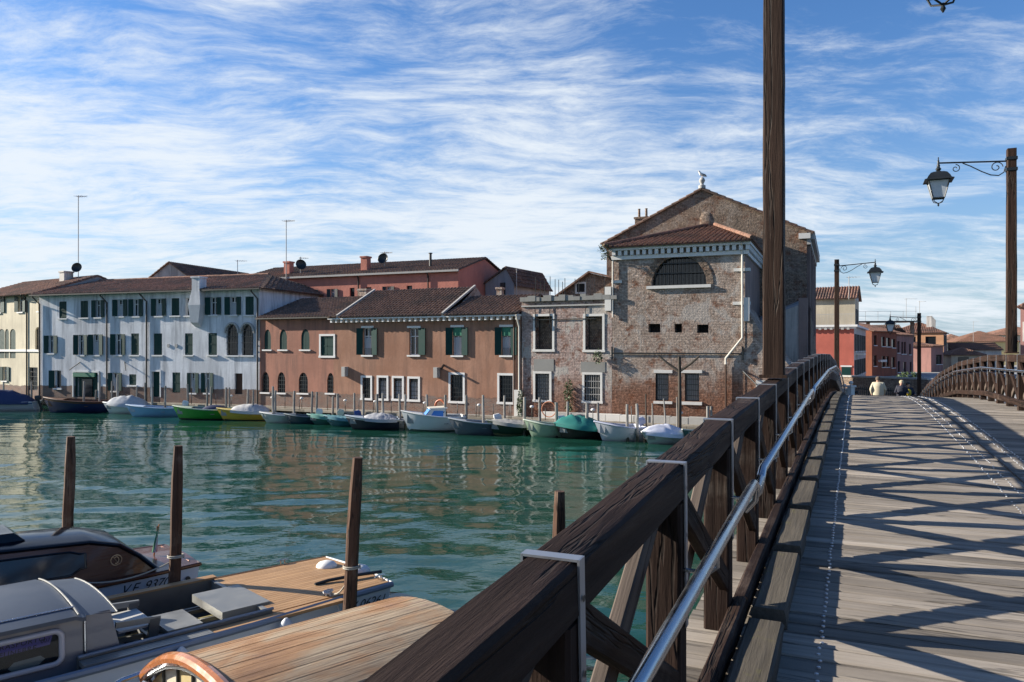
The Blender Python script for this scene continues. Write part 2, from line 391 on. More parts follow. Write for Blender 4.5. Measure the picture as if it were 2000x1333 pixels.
# ------------------------------------------------------------------ water
def build_water():
    m = Mat('canal_water'); o = m.obj()
    n1 = m.noise(m.obj((1.0,1.9,1)), 2.1, 2, .5, .6); n2 = m.noise(m.obj((1.0,2.0,1)), 5.5, 2, .5, .3)
    big = m.noise(o, .05, 3, .5)
    c = m.mix(m.mr(big, .3, .7), (.006,.040,.027), (.011,.056,.038))
    m.set(Base_Color=c, Roughness=.025, IOR=1.333)
    h = m.math('ADD', n1, m.math('MULTIPLY', n2, .28))
    m.bump(h, .075, .10)
    xs = np.concatenate([[-1500,-600,-250,-120,-80,-62], np.arange(-52, 34, .22), [38,50,80,140,300,700,1500]])
    ys = np.concatenate([[-1200,-400,-120,-40,-12], np.arange(-4, 30, .16), np.arange(30, 62, .30), [66,75,100,160,320,800,2200]])
    X, Y = np.meshgrid(xs, ys)
    rs = np.random.RandomState(3); Z = np.zeros_like(X)
    main = math.radians(75)
    for i in range(30):
        lam = 0.75*1.14**i if i < 12 else rs.uniform(.8, 3.8)
        a = main+rs.normal(0, .55); k = 2*math.pi/lam; ph = rs.uniform(0, 6.28)
        amp = .0040*lam**.75
        # groups: each train is stronger in some places
        g = .55+.45*np.sin(X*rs.uniform(.04,.16)+Y*rs.uniform(.04,.2)+rs.uniform(0, 6))
        Z += amp*g*np.sin(k*(X*math.cos(a)+Y*math.sin(a))+ph+.6*np.sin(X*.31+Y*.23+i))
    fade = np.clip((X+52)/6, 0, 1)*np.clip((34-X)/4, 0, 1)*np.clip((Y+4)/3, 0, 1)*np.clip((62-Y)/6, 0, 1)
    Z *= fade*.88
    nx, ny = len(xs), len(ys)
    V = np.stack([X.ravel(), Y.ravel(), Z.ravel()], 1)
    idx = np.arange(nx*ny).reshape(ny, nx)
    Fq = np.stack([idx[:-1,:-1].ravel(), idx[:-1,1:].ravel(), idx[1:,1:].ravel(), idx[1:,:-1].ravel()], 1)
    me = bpy.data.meshes.new('water'); me.vertices.add(len(V)); me.vertices.foreach_set('co', V.ravel())
    me.loops.add(Fq.size); me.loops.foreach_set('vertex_index', Fq.ravel()); me.polygons.add(len(Fq))
    me.polygons.foreach_set('loop_start', np.arange(0, Fq.size, 4)); me.update(calc_edges=True); me.shade_smooth()
    me.materials.append(m.m)
    o = link('water', me); o['kind'] = 'structure'
build_water()

# ------------------------------------------------------------------ far bank
GZ = .60
QK = .492
def quay_y(x): return 42.2-QK*x
def build_land():
    front = [(-300, quay_y(-300)+.9), (12.8, quay_y(12.8)+.9), (16.5, 42.9), (120, -4)]
    b = MB()
    back = [(900, -4), (900, 1500), (-900, 1500), (-900, 700), ]
    ring = [(x, y, GZ-.02) for x, y in front+back]
    b.poly(ring)
    for (x0, y0), (x1, y1) in zip(front, front[1:]):
        b.quad((x0,y0,-1.5), (x1,y1,-1.5), (x1,y1,GZ-.02), (x0,y0,GZ-.02))
    b.build('ground', MT['quay'], kind='structure')
build_land()

# ------------------------------------------------------------------ wooden bridge
BU = Vector((.4088,.9126)); BA = math.atan2(BU.y, BU.x)
TL, TR = .657, -2.875          # local y of the two railings (local x runs along the bridge)
def deck_k(s): return .0016 if s < 17.0 else .0034
def deck_z(s): return 3.312-deck_k(s)*(s-17.0)**2
def deck_slope(s): return -2*deck_k(s)*(s-17.0)
RAILH = 1.08
S0, S1 = -7.0, 44.9
def bw(s, y, z): # bridge local -> world
    c, sn = math.cos(BA), math.sin(BA); return Vector((s*c-y*sn, s*sn+y*c, z))
bridge = thing('wooden_footbridge', 'long arched wooden footbridge with X braced railings and a plank deck', 'bridge', (0,0,0), BA)
def build_bridge():
    # planks
    PW = .145; vari = []
    rs = random.Random(5)
    for k in range(8):
        b = MB(); w = PW/2-.0075; y0, y1 = TL+.16, TR-.16; t = .045
        j = lambda: rs.uniform(-.004, .004)
        n = 4; rows = []
        for i in range(n+1):
            y = y1+(y0-y1)*i/n; zz = rs.uniform(-.002, .002)
            rows.append([(-w+j()*.5, y, -t), (-w+j()*.5, y, -.006+zz), (-w+.008, y, zz), (w-.008, y, zz), (w+j()*.5, y, -.006+zz), (w+j()*.5, y, -t)])
        b.grid(rows, flip=True); b.poly(rows[0]); b.poly(rows[-1][::-1])
        vari.append(b.mesh('plank', MT['plank']))
    rest = MB(); s = S0; i = 0
    while s < S1:
        mid = s+PW/2; z = deck_z(mid); sl = math.atan(deck_slope(mid))
        if -1.2 < s < 41.6:
            link('plank', vari[rs.randrange(8)], bridge, (mid, rs.uniform(-.012,.012), z+rs.uniform(-.003,.003)), (rs.uniform(-.001,.001), -sl+rs.uniform(-.012,.012), rs.uniform(-.0015,.0015)))
        else:
            dz = math.sin(sl)*PW/2
            rest.hexa([(s+.003,TR-.16,z-.045-dz),(s+PW-.003,TR-.16,z-.045+dz),(s+PW-.003,TL+.16,z-.045+dz),(s+.003,TL+.16,z-.045-dz),
                       (s+.003,TR-.16,z-dz),(s+PW-.003,TR-.16,z+dz),(s+PW-.003,TL+.16,z+dz),(s+.003,TL+.16,z-dz)])
        s += PW
    rest.build('planks', MT['plank'], bridge, kind='stuff')
    # screw rows along the deck
    sc = MB(); s = -1.0
    while s < 40:
        for y in (TL-.50,):
            z = deck_z(s)+.004; sc.lathe([(.011, -.003), (.010, .003), (.004, .0045)], 6, (s, y+rs.uniform(-.006,.006), z))
        s += .0725
    s = -1.0
    while s < 40:
        for y in (-1.22, -1.34, -1.62, -1.70):
            if rs.random() < .85:
                z = deck_z(s)+.004; sc.lathe([(.009, -.003), (.008, .003), (.003, .004)], 6, (s, y+rs.uniform(-.008,.008), z))
        s += .0725
    sc.build('screws', MT['screw'], bridge, kind='stuff')
    b = MB(); pts = [(s, -1.46+.012*math.sin(s*1.3), deck_z(s)+.012) for s in np.arange(-1, 40, .5)]
    b.tube(pts, .011, 6); b.build('cable', MT['cable'], bridge, smooth=True)
    # girders and piles under the deck
    nodes = list(np.arange(S0, S1+.1, 5.6)); nodes[-1] = min(nodes[-1], S1)
    if nodes[-1] < S1-1: nodes.append(S1)
    for y in (TL-.05, -1.1, TR+.05):
        for a, c in zip(nodes, nodes[1:]):
            MB().bar((a, y, deck_z(a)-.30), (c, y, deck_z(c)-.30), .22, .36).build('girder', MT['beam'], bridge)
    for s in nodes[:-1]:
        if s < 40:
            for y in (TL-.05, TR+.05):
                MB().lathe([(.16, -2.2-deck_z(s)), (.15, -.4)], 10, (s, y, deck_z(s)-.1)).build('pile', MT['beam'], bridge, smooth=True)
            MB().bar((s, TL+.3, deck_z(s)-.58), (s, TR-.3, deck_z(s)-.58), .22, .22).build('crossbeam', MT['beam'], bridge)
    # railings
    P = 1.2
    def rail_z(s):  # straight beams between nodes
        for a, c in zip(nodes, nodes[1:]):
            if a <= s <= c:
                f = (s-a)/(c-a); return (deck_z(a)*(1-f)+deck_z(c)*f)+RAILH
        return deck_z(s)+RAILH
    for side, y in ((1, TL), (-1, TR)):
        for a, c in zip(nodes, nodes[1:]):
            g = .004
            for (nm, w, h, top) in (('top_beam', .135, .14, 0.0), ('bottom_beam', .07, .12, -RAILH+.14 if side > 0 else -RAILH+.24)):
                za, zc = rail_z(a)+top-h/2, rail_z(c)+top-h/2
                n = max(2, int((c-a)/.35)); be = MB(); ch = .012
                # a hewn beam with slightly uneven edges
                d = Vector((c-a, 0, zc-za)); rows = []
                for i in range(n+1):
                    f = i/n; f2 = f*(1-2*g/(c-a))+g/(c-a)
                    base = Vector((a, 0, za))+d*f2
                    j = lambda k: rs.uniform(-k, k)
                    pr = [(-w/2+ch,-h/2),(w/2-ch,-h/2),(w/2,-h/2+ch),(w/2,h/2-ch),(w/2-ch,h/2),(-w/2+ch,h/2),(-w/2,h/2-ch),(-w/2,-h/2+ch)]
                    rows.append([(base.x, p+j(.0035), base.z+q+j(.0035)) for p, q in pr]+[None])
                    rows[-1][-1] = rows[-1][0]
                be.grid(rows); be.poly(rows[0][:-1][::-1]); be.poly(rows[-1][:-1])
                mid = Vector(((a+c)/2, y-(side*.095 if nm == 'bottom_beam' else 0), (za+zc)/2))
                be.v = [(p[0]-mid.x, p[1], p[2]-mid.z) for p in be.v]
                link(nm, be.mesh(nm, MT['beam'], True, 30), bridge, mid)
        s = S0+.3; prev = None; k = 0
        posts = []
        while s < S1: posts.append(s); s += P
        # post and brace meshes shared
        pm = MB().bar((-.0,0,-RAILH-.35), (0,0,-.203), .13, .15, (1,0,0), .008); pmesh = None
        pb = MB(); pb.v = []
        pb.bar((0,0,-(RAILH+.30)/2+.05), (0,0,(RAILH+.30)/2-.095), .130, .125, (1,0,0), .01)
        pmesh = pb.mesh('post', MT['beam_v'])
        for i, s in enumerate(posts):
            rz = rail_z(s)
            link('post', pmesh, bridge, (s, y, rz-(RAILH+.30)/2-.05), (0, 0, 0))
            # steel strap over the top beam and down the inner face
            st = MB(); yi = -side; w = .036; e = .0715
            st.bar((0,-e*1.0,.0025), (0,e*1.0,.0025), w, .006)
            st.bar((0, yi*e, .005), (0, yi*e, -.62), w, .006, (0,1,0))
            st.bar((0, -yi*e, .005), (0, -yi*e, -.18), w, .006, (0,1,0))
            for zb in (-.09, -.27, -.45, -.58):
                st.add([(.009*math.cos(q), yi*(e+.0065), zb+.009*math.sin(q)) for q in np.arange(0, 6.2, 1.05)], [tuple(range(6))], 1)
            link('strap', st.mesh('strap', [MT['strap'], MT['iron']]), bridge, (s, y, rz), (0, -math.atan(deck_slope(s)), 0))
            if i+1 < len(posts):
                s2 = posts[i+1]
                za, zc = rail_z(s)-.16, rail_z(s2)-.16; zb, zd = rail_z(s)-RAILH+.26, rail_z(s2)-RAILH+.26
                for (p0, p1, yo) in (((s+.05, zb), (s2-.05, zc), .037), ((s+.05, za), (s2-.05, zd), -.037)):
                    L = math.hypot(p1[0]-p0[0], p1[1]-p0[1]); ang = math.atan2(p1[1]-p0[1], p1[0]-p0[0])
                    br = MB().bar((-L/2,0,0), (L/2,0,0), .05, .10, (0,0,1), .006)
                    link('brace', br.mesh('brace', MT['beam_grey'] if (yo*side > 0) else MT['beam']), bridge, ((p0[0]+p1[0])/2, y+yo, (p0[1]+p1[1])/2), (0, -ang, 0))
        if side > 0:
            for i, s in enumerate(posts[:-1]):
                for (sa, sb) in ((s+.08, s+P-.08),):
                    kb_ = MB(); w2 = .085; rows = []
                    for q in range(6):
                        f = q/5; x = (sb-sa)*(f-.5); z = deck_z(sa+(sb-sa)*f)-deck_z((sa+sb)/2); j = lambda: rs.uniform(-.006, .006)
                        rows.append([(x, -w2+j(), z+.002), (x, -w2+j(), z+.085+j()), (x, -w2+.012, z+.10+j()*.4), (x, w2-.012, z+.10+j()*.4), (x, w2+j(), z+.085), (x, w2+j(), z+.002)])
                    kb_.grid(rows); kb_.poly(rows[0][::-1]); kb_.poly(rows[-1])
                    link('kerb_block', kb_.mesh('kerb_block', MT['plank_edge']), bridge, ((sa+sb)/2, y-.245, deck_z((sa+sb)/2)))
        # stainless handrail in lengths with drops at the joints
        yi = y-side*.19; hs = [posts[0]+.2]
        for a, c in zip(nodes, nodes[1:]):
            a2, c2 = a+.10, c-.10
            hz = lambda s: rail_z(min(max(s, a), c))-.30
            pts = [(a2, yi+side*.06, hz(a2)-.16), (a2, yi+side*.01, hz(a2)-.10), (a2+.02, yi, hz(a2)-.03), (a2+.10, yi, hz(a2+.10)), (c2-.10, yi, hz(c2-.10)), (c2-.02, yi, hz(c2)-.03), (c2, yi+side*.01, hz(c2)-.10), (c2, yi+side*.06, hz(c2)-.16)]
            if a > 14: pts = [(a-.01, yi, hz(a)), (c+.01, yi, hz(c))]
            MB().tube(pts, .024, 12).build('handrail', MT['steel'], bridge, smooth=True)
        for s in posts:
            z = rail_z(s)-.30
            MB().tube([(s, yi, z-.02), (s, yi, z-.075), (s, yi+side*.03, z-.10), (s, yi+side*.14, z-.10)], .008, 6).build('handrail_bracket', MT['steel'], bridge, smooth=True)
build_bridge()

# ------------------------------------------------------------------ street lamps on the bridge
def build_lamp(s, y, side, hpost, label):
    """side +1: on the left railing, its arm reaching to the right"""
    z0 = deck_z(s)+RAILH
    w = bw(s, y, z0)
    L = thing('street_lamp', label, 'street lamp', w, BA, 'lamp posts along the bridge')
    rs = random.Random(int(s*10)); b = MB(); rows = []; a = .09; ch = .012
    for i in range(15):
        z = .004+i*(hpost-.004)/14; k = 1-.10*i/14; j = lambda: rs.uniform(-.003, .003)
        pr = [(-a+ch,-a),(a-ch,-a),(a,-a+ch),(a,a-ch),(a-ch,a),(-a+ch,a),(-a,a-ch),(-a,-a+ch)]
        r = [(p*k+j(), q*k+j(), z) for p, q in pr]; rows.append(r+[r[0]])
    b.grid(rows); b.poly(rows[-1][:-1]); b.build('post', MT['lamp_post'], L, smooth=True, angle=30)
    MB().box(-.115,.115,-.115,.115,.004,.03).build('base_plate', MT['lamp_post'], L)
    d = -side; zt = hpost-.26; A = 1.30
    for zb in (hpost-.20, hpost-.42):
        c = MB(); q = .088
        for (x0,x1,y0,y1) in ((-q-.006,q+.006,q,q+.008),(-q-.006,q+.006,-q-.008,-q),(-q-.008,-q,-q,q),(q,q+.008,-q,q)): c.box(x0,x1,y0,y1,zb-.03,zb+.03)
        c.build('clamp', MT['iron'], L)
    arm = MB()
    arm.tube([(0, d*.09, zt+.02), (0, d*A, zt+.10)], .017, 8)
    # lower scroll bracket: sagging bar with a spiral at either end
    def spiral(cx, cz, r0, turns, a0, sgn):
        return [(0, d*(cx+r0*(1-.78*t)*math.cos(a0+sgn*t*turns*6.283)), cz+r0*(1-.78*t)*math.sin(a0+sgn*t*turns*6.283)) for t in np.linspace(0, 1, 26)]
    arm.tube([(0, d*.86, zt+.055), (0, d*.72, zt-.02), (0, d*.52, zt-.15), (0, d*.36, zt-.235), (0, d*.22, zt-.26), (0, d*.13, zt-.20), (0, d*.10, zt-.08)], .011, 6)
    arm.tube(spiral(.26, zt-.085, .115, 1.25, math.pi*1.0, -1), .010, 6)
    arm.tube(spiral(.985, zt-.045, .085, 1.25, math.pi*.5, 1), .009, 6)
    arm.build('arm', MT['iron'], L, smooth=True)
    # lantern
    cx = d*A; lz = zt+.10
    hd = MB(); hd.lathe([(.012,.12),(.010,.06),(.02,.05),(.02,-.02),(.035,-.05),(.03,-.09),(.055,-.12),(.055,-.14),(.03,-.16),(.09,-.19)], 10, (0, cx, lz))
    hd.build('hanger', MT['iron'], L, smooth=True)
    t = lz-.19
    def ring(r, z): return [(r,cx+r,z),(-r,cx+r,z),(-r,cx-r,z),(r,cx-r,z)]
    rf = MB(); rr = [ring(.09,t), ring(.15,t-.03), ring(.20,t-.10), ring(.225,t-.155), ring(.27,t-.175), ring(.27,t-.19), ring(.20,t-.19)]
    for p, q in zip(rr, rr[1:]):
        for k in range(4): rf.quad(p[k], p[(k+1) % 4], q[(k+1) % 4], q[k])
    rf.poly(rr[0]); rf.poly(rr[-1][::-1]); rf.build('lantern_roof', MT['iron'], L)
    zt2, zb2 = t-.19, t-.55; r1, r2 = .195, .105
    for k in range(4):
        p = ring(r1-.012, zt2); q = ring(r2-.008, zb2); k2 = (k+1) % 4
        MB().quad(p[k], p[k2], q[k2], q[k]).build('pane', MT['milk'], L)
    fr = MB(); p = ring(r1, zt2); q = ring(r2, zb2)
    for k in range(4):
        k2 = (k+1) % 4; fr.bar(p[k], q[k], .018, .018); fr.bar(q[k], q[k2], .018, .018); fr.bar(p[k], p[k2], .018, .018)
    e = (0, cx, zb2-.10)
    for k in range(4):
        m2 = ((q[k][0]*.75), cx+(q[k][1]-cx)*.75, zb2-.07); fr.tube([q[k], m2, (0, cx, zb2-.11)], .009, 5)
    fr.lathe([(.006,-.17),(.022,-.14),(.012,-.115),(.02,-.10),(.004,-.09)], 8, (0, cx, zb2))
    fr.build('lantern_frame', MT['iron'], L)
    return L
build_lamp(7.1, TL, 1, 4.05, 'wooden lamp post rising from the water side railing closest to the moored work boats')
build_lamp(18.35, TR, -1, 4.15, 'tall wooden lamp post with scrolled arm and lantern near the crest of the bridge')
build_lamp(31.2, TL, 1, 4.1, 'wooden lamp post with lantern on the church side railing before the red house')
build_lamp(43.3, TR, -1, 4.2, 'wooden lamp post with lantern at the far foot of the bridge before the pink house')

# ------------------------------------------------------------------ houses
class House:
    """local frame: x along the facade to the right, y into the building, z up (world height)"""
    def __init__(s, name, label, pl, dl, pr, dr, cat='house', group=None):
        A = Vector(PD(pl, dl)); B = Vector(PD(pr, dr)); s.A = A; s.W = (B-A).length; e = (B-A).normalized(); s.e = e; s.n = Vector((-e.y, e.x))
        s.o = thing(name, label, cat, (A.x, A.y, 0), math.atan2(e.y, e.x), group); s.holes = []
    def uz(s, px, py, off=0.0):
        d = Vector(((px-1000)/F, 1.0)); # ray: t*d ; plane (p-A).n = off
        t = (s.A.dot(s.n)+off)/d.dot(s.n); p = d*t
        return (p-s.A).dot(s.e), EYE-(py-HOR)/F*t
    def rect(s, r, off=0.0):
        u0, z1 = s.uz(r[0], (r[1])); u1, _ = s.uz(r[2], r[1]); um = (r[0]+r[2])/2
        _, z0 = s.uz(um, r[3]); _, z1 = s.uz(um, r[1]); return u0, u1, z0, z1
    def hole(s, u0, u1, z0, z1, arch=0.0, depth=.22): s.holes.append((u0, u1, z0, z1, arch, depth)); return (u0, u1, z0, z1)
    def wall(s, mat, H, D, z0=GZ-.1, gableL=None, back=True, name='wall', sides=True, sidemat=None, x0=0.0, x1=None):
        x1 = s.W if x1 is None else x1
        b = MB(); xs = sorted({x0, x1} | {v for h in s.holes for v in h[:2]}); zs = sorted({z0, H} | {v for h in s.holes for v in h[2:4]})
        for i in range(len(xs)-1):
            for j in range(len(zs)-1):
                cx, cz = (xs[i]+xs[i+1])/2, (zs[j]+zs[j+1])/2
                if any(h[0] < cx < h[1] and h[2] < cz < h[3] for h in s.holes): continue
                b.quad((xs[i],0,zs[j]), (xs[i+1],0,zs[j]), (xs[i+1],0,zs[j+1]), (xs[i],0,zs[j+1]))
        for (u0, u1, a0, a1, arch, dp) in s.holes:
            if arch > 0:
                n = 12; mid = (u0+u1)/2; r = (u1-u0)/2; zc = a1-arch
                arc = [(mid-r*math.cos(math.pi*k/n), zc+arch*math.sin(math.pi*k/n)) for k in range(n+1)]
                for (p, q) in zip(arc, arc[1:]):
                    b.quad((p[0],0,p[1]), (q[0],0,q[1]), (q[0],0,a1), (p[0],0,a1))
                    b.quad((p[0],0,p[1]), (p[0],dp,p[1]), (q[0],dp,q[1]), (q[0],0,q[1]))
                lo = zc
            else:
                lo = a1; b.quad((u0,0,a1), (u0,dp,a1), (u1,dp,a1), (u1,0,a1))
            b.quad((u0,0,a0), (u0,dp,a0), (u0,dp,lo), (u0,0,lo)); b.quad((u1,0,a0), (u1,0,lo), (u1,dp,lo), (u1,dp,a0)); b.quad((u0,0,a0), (u1,0,a0), (u1,dp,a0), (u0,dp,a0))
        mi = 1 if sidemat else 0
        if sides:
            b.quad((x1,0,z0), (x1,D,z0), (x1,D,H), (x1,0,H), mi); b.quad((x0,D,z0), (x0,0,z0), (x0,0,H), (x0,D,H), mi)
        if back: b.quad((x1,D,z0), (x0,D,z0), (x0,D,H), (x1,D,H), mi)
        return b.build(name, [mat, sidemat] if sidemat else mat, s.o)
    # ---- windows
    def window(s, r, kind='closed', arch=0.0, mat=None, frame=None, sill=True, sillmat=None, pane=None, px=True, depth=.2, split=True, lintel=False):
        u0, u1, z0, z1 = s.rect(r) if px else r
        sh = mat or MT['shutter']; fm = frame; T = .05
        w = u1-u0
        if kind == 'open':
            lw = w*.29; h0, h1 = u0+lw, u1-lw
        elif kind == 'openleft': lw = w*.42; h0, h1 = u0+lw, u1
        elif kind == 'openright': lw = w*.42; h0, h1 = u0, u1-lw
        else: h0, h1 = u0, u1; lw = w/2
        s.hole(h0, h1, z0, z1, arch, depth)
        # the window itself: a frame set back in the opening
        f = MB(); t = .05; y0, y1 = depth-.06, depth-.01
        if arch <= 0:
            f.box(h0,h0+t,y0,y1,z0,z1); f.box(h1-t,h1,y0,y1,z0,z1); f.box(h0+t,h1-t,y0,y1,z1-t,z1); f.box(h0+t,h1-t,y0,y1,z0,z0+t)
            if kind.startswith('open') and split: f.box((h0+h1)/2-.03,(h0+h1)/2+.03,y0-.004,y1,z0+t,z1-t); f.box(h0+t,h1-t,y0-.002,y1,z0+(z1-z0)*.68,z0+(z1-z0)*.68+.05)
        else:
            f.box(h0,h0+t,y0,y1,z0,z1-arch); f.box(h1-t,h1,y0,y1,z0,z1-arch); f.box(h0+t,h1-t,y0,y1,z0,z0+t)
            mid = (h0+h1)/2; ra = (h1-h0)/2
            arc = [(mid-ra*math.cos(math.pi*k/10), z1-arch+arch*math.sin(math.pi*k/10)) for k in range(11)]
            for p, q in zip(arc, arc[1:]): f.bar((p[0], (y0+y1)/2, p[1]), (q[0], (y0+y1)/2, q[1]), .05, .05)
        win = f.build('window', MT['trim'] if kind.startswith('open') else MT['shutter_d'], s.o)
        pb = MB()
        if arch <= 0: pb.quad((h0,depth-.03,z0), (h1,depth-.03,z0), (h1,depth-.03,z1), (h0,depth-.03,z1))
        else: pb.poly([(h0,depth-.03,z0), (h1,depth-.03,z0)]+[(p[0], depth-.03, p[1]) for p in arc[::-1]])
        pb.build('pane', pane or MT['glass'], win)
        if kind == 'closed':
            if arch <= 0:
                for a, c in ((h0+.01, (h0+h1)/2-.006), ((h0+h1)/2+.006, h1-.01)):
                    m = MB().box(a, c, .03, .03+T, z0+.01, z1-.01)
                    for q in range(3): zz = z0+.1+(z1-z0-.2)*q/2; m.box(a+.02, c-.02, .018, .03, zz-.04, zz+.04)
                    m.build('shutter', sh, win)
            else:
                mid = (h0+h1)/2
                for sg in (-1, 1):
                    half = [(mid+sg*.006, z0+.01)]+[(mid+sg*(h1-h0)/2*.985*math.cos(math.pi/2*k/6), z1-arch+arch*.985*math.sin(math.pi/2*k/6)) for k in range(7)]
                    half.insert(1, (mid+sg*(h1-h0)/2*.985, z0+.01))
                    half[-1] = (mid+sg*.006, half[-1][1])
                    ps = [(p[0], .035, p[1]) for p in half]; m = MB().poly(ps if sg > 0 else ps[::-1]); m.build('shutter', sh, win)
        if kind.startswith('open'):
            rr = random.Random(int(u0*100))
            for sg in ((-1, 1) if kind == 'open' else ((-1,) if kind == 'openleft' else (1,))):
                hinge = h0 if sg < 0 else h1; a = R(rr.uniform(3, 9) if sg > 0 else rr.uniform(4, 22)); L = lw-.01
                m = MB(); p0 = Vector((hinge, -.035, 0)); p1 = p0+Vector((sg*L*math.cos(a), -L*math.sin(a), 0))
                m.bar((p0.x, p0.y, (z0+z1)/2), (p1.x, p1.y, (z0+z1)/2), .04, z1-z0-.02)
                m.build('shutter', sh, win)
        if sill:
            sm = sillmat or MT['trim']
            MB().box(h0-.12, h1+.12, -.10, .04, z0-.10, z0-.003).build('sill', sm, win)
        if lintel: MB().box(h0-.14, h1+.14, -.05, .04, z1+.003, z1+.13).build('lintel', MT['trim'], win)
        if fm:
            g = MB(); t = .13
            if arch <= 0:
                g.box(h0-t,h0,-.035,.05,z0-.002,z1+.001); g.box(h1,h1+t,-.035,.05,z0-.002,z1+.001); g.box(h0-t,h1+t,-.04,.05,z1,z1+t); g.box(h0-t-.03,h1+t+.03,-.06,.05,z0-t,z0)
            g.build('surround', fm, win)
        return win, (h0, h1, z0, z1)
    def grille(s, win, h, nx=6, nz=4, y=.04, mat=None, r=.012):
        h0, h1, z0, z1 = h; b = MB()
        for i in range(1, nx): x = h0+(h1-h0)*i/nx; b.bar((x,y,z0), (x,y,z1), r*2, r*2, (1,0,0))
        for j in range(1, nz): z = z0+(z1-z0)*j/nz; b.bar((h0,y-.01,z), (h1,y-.01,z), r*2.6, r*2.6)
        b.build('grille', mat or MT['iron'], win)
    def pipe(s, pts, mat, r=.055, name='drainpipe'):
        MB().tube(pts, r, 7).build(name, mat, s.o, smooth=True)
    def curtain(s, win, h, y=.16, frac=.62):
        h0, h1, z0, z1 = h; b = MB(); P = []
        for i in range(17):
            x = h0+.06+(h1-h0-.12)*i/16; yy = y-.035+.012*math.sin(i*1.9); P.append([(x, yy, z0+.05), (x, yy, z0+.05+(z1-z0)*frac)])
        b.grid(P, flip=True); b.build('curtain', MT['curtain'], win)

def tile_roof(o, quad, mat, w=.24, course=.36, name='roof', thick=.07, ridge=False):
    """pantile slope. quad = eave left, eave right, ridge right, ridge left in local space; half-round cover tiles in courses"""
    a, b_, c, d = [Vector(p) for p in quad]
    e = (b_-a); W = e.length; e = e/W
    up_ref = ((c+d)/2-(a+b_)/2); up = (up_ref-e*up_ref.dot(e)); H = up.length; up = up/H; nrm = e.cross(up).normalized()
    if nrm.z < 0: nrm = -nrm
    uD = (d-a).dot(e); uC = (c-a).dot(e)
    m = MB(); m.poly([a-nrm*.02, b_-nrm*.02, c-nrm*.02, d-nrm*.02]); m.poly([a-nrm*thick, d-nrm*thick, c-nrm*thick, b_-nrm*thick])
    m.quad(a-nrm*thick, b_-nrm*thick, b_-nrm*.02, a-nrm*.02); m.quad(b_-nrm*thick, c-nrm*thick, c-nrm*.02, b_-nrm*.02); m.quad(d-nrm*thick, a-nrm*thick, a-nrm*.02, d-nrm*.02)
    rs = random.Random(int(W*97+H*31)); nc = int(W/w); w = W/nc
    for i in range(nc):
        u = (i+.5)*w
        # clip the column by the slanted ends
        v0, v1 = 0.0, H
        if uD > 1e-3 and u < uD: v1 = min(v1, H*u/uD)
        if uD < -1e-3: pass
        if uC < W-1e-3 and u > uC: v1 = min(v1, H*(W-u)/(W-uC))
        if v1 < .12: continue
        n = max(1, int(v1/course+.5)); r = w*.36
        ph = rs.uniform(-.05, .05)
        for k in range(n):
            q0, q1 = v1*k/n-(.04 if k == 0 else 0.0)+(ph*.3 if k else 0), v1*(k+1)/n
            j = rs.uniform(-.010, .010); l = rs.uniform(.0, .014)
            ring = []
            for (v, rr, lift) in ((q0, r*1.10, .020+l), (q1, r*.88, l*.4)):
                base = a+e*(u+j)+up*v+nrm*(-.012+lift)
                ring.append([base+e*(-rr*math.cos(t))+nrm*(rr*math.sin(t)*.82) for t in (0, .8, 1.571, 2.34, 3.1416)])
            m.grid([[ring[0][x], ring[1][x]] for x in range(5)])
            m.poly(ring[0])
    if ridge:
        n = max(2, int((c-d).length/.4)); m.tube([d+(c-d)*(k/n)+Vector((0,0,.02+rs.uniform(-.012,.012))) for k in range(n+1)], .12, 7)
    return m.build(name, mat, o)

def chimney(h, u, v, z0, z1, w=.5, mat=None, name='chimney', parent=None, pots=0, taper=0.0):
    b = MB(); b.hexa([(u-w/2,v-w/2,z0),(u+w/2,v-w/2,z0),(u+w/2,v+w/2,z0),(u-w/2,v+w/2,z0)]+[(u-w/2+taper,v-w/2+taper,z1-.12),(u+w/2-taper,v-w/2+taper,z1-.12),(u+w/2-taper,v+w/2-taper,z1-.12),(u-w/2+taper,v+w/2-taper,z1-.12)])
    b.box(u-w/2-.06,u+w/2+.06,v-w/2-.06,v+w/2+.06,z1-.119,z1)
    for k in range(pots): x = u-w*.28+w*.56*k/max(1, pots-1); b.lathe([(.09,z1),(.075,z1+.55),(.09,z1+.56),(.09,z1+.6)], 8, (x, v, 0))
    return b.build(name, mat or MT['brick_nave'], parent or h.o)

Z1 = lambda x, y: (x/3.808, 500+y/3.808)            # zoom sheets used when measuring the photograph
Z2 = lambda x, y: (480+x/3.507, 480+y/3.507)
Z3 = lambda x, y: (980+x/3.704, 340+y/3.704)
Z4 = lambda x, y: (980+x/3.704, 560+y/3.704)
def ZR(Z, r): a = Z(r[0], r[1]); b = Z(r[2], r[3]); return (a[0], a[1], b[0], b[1])

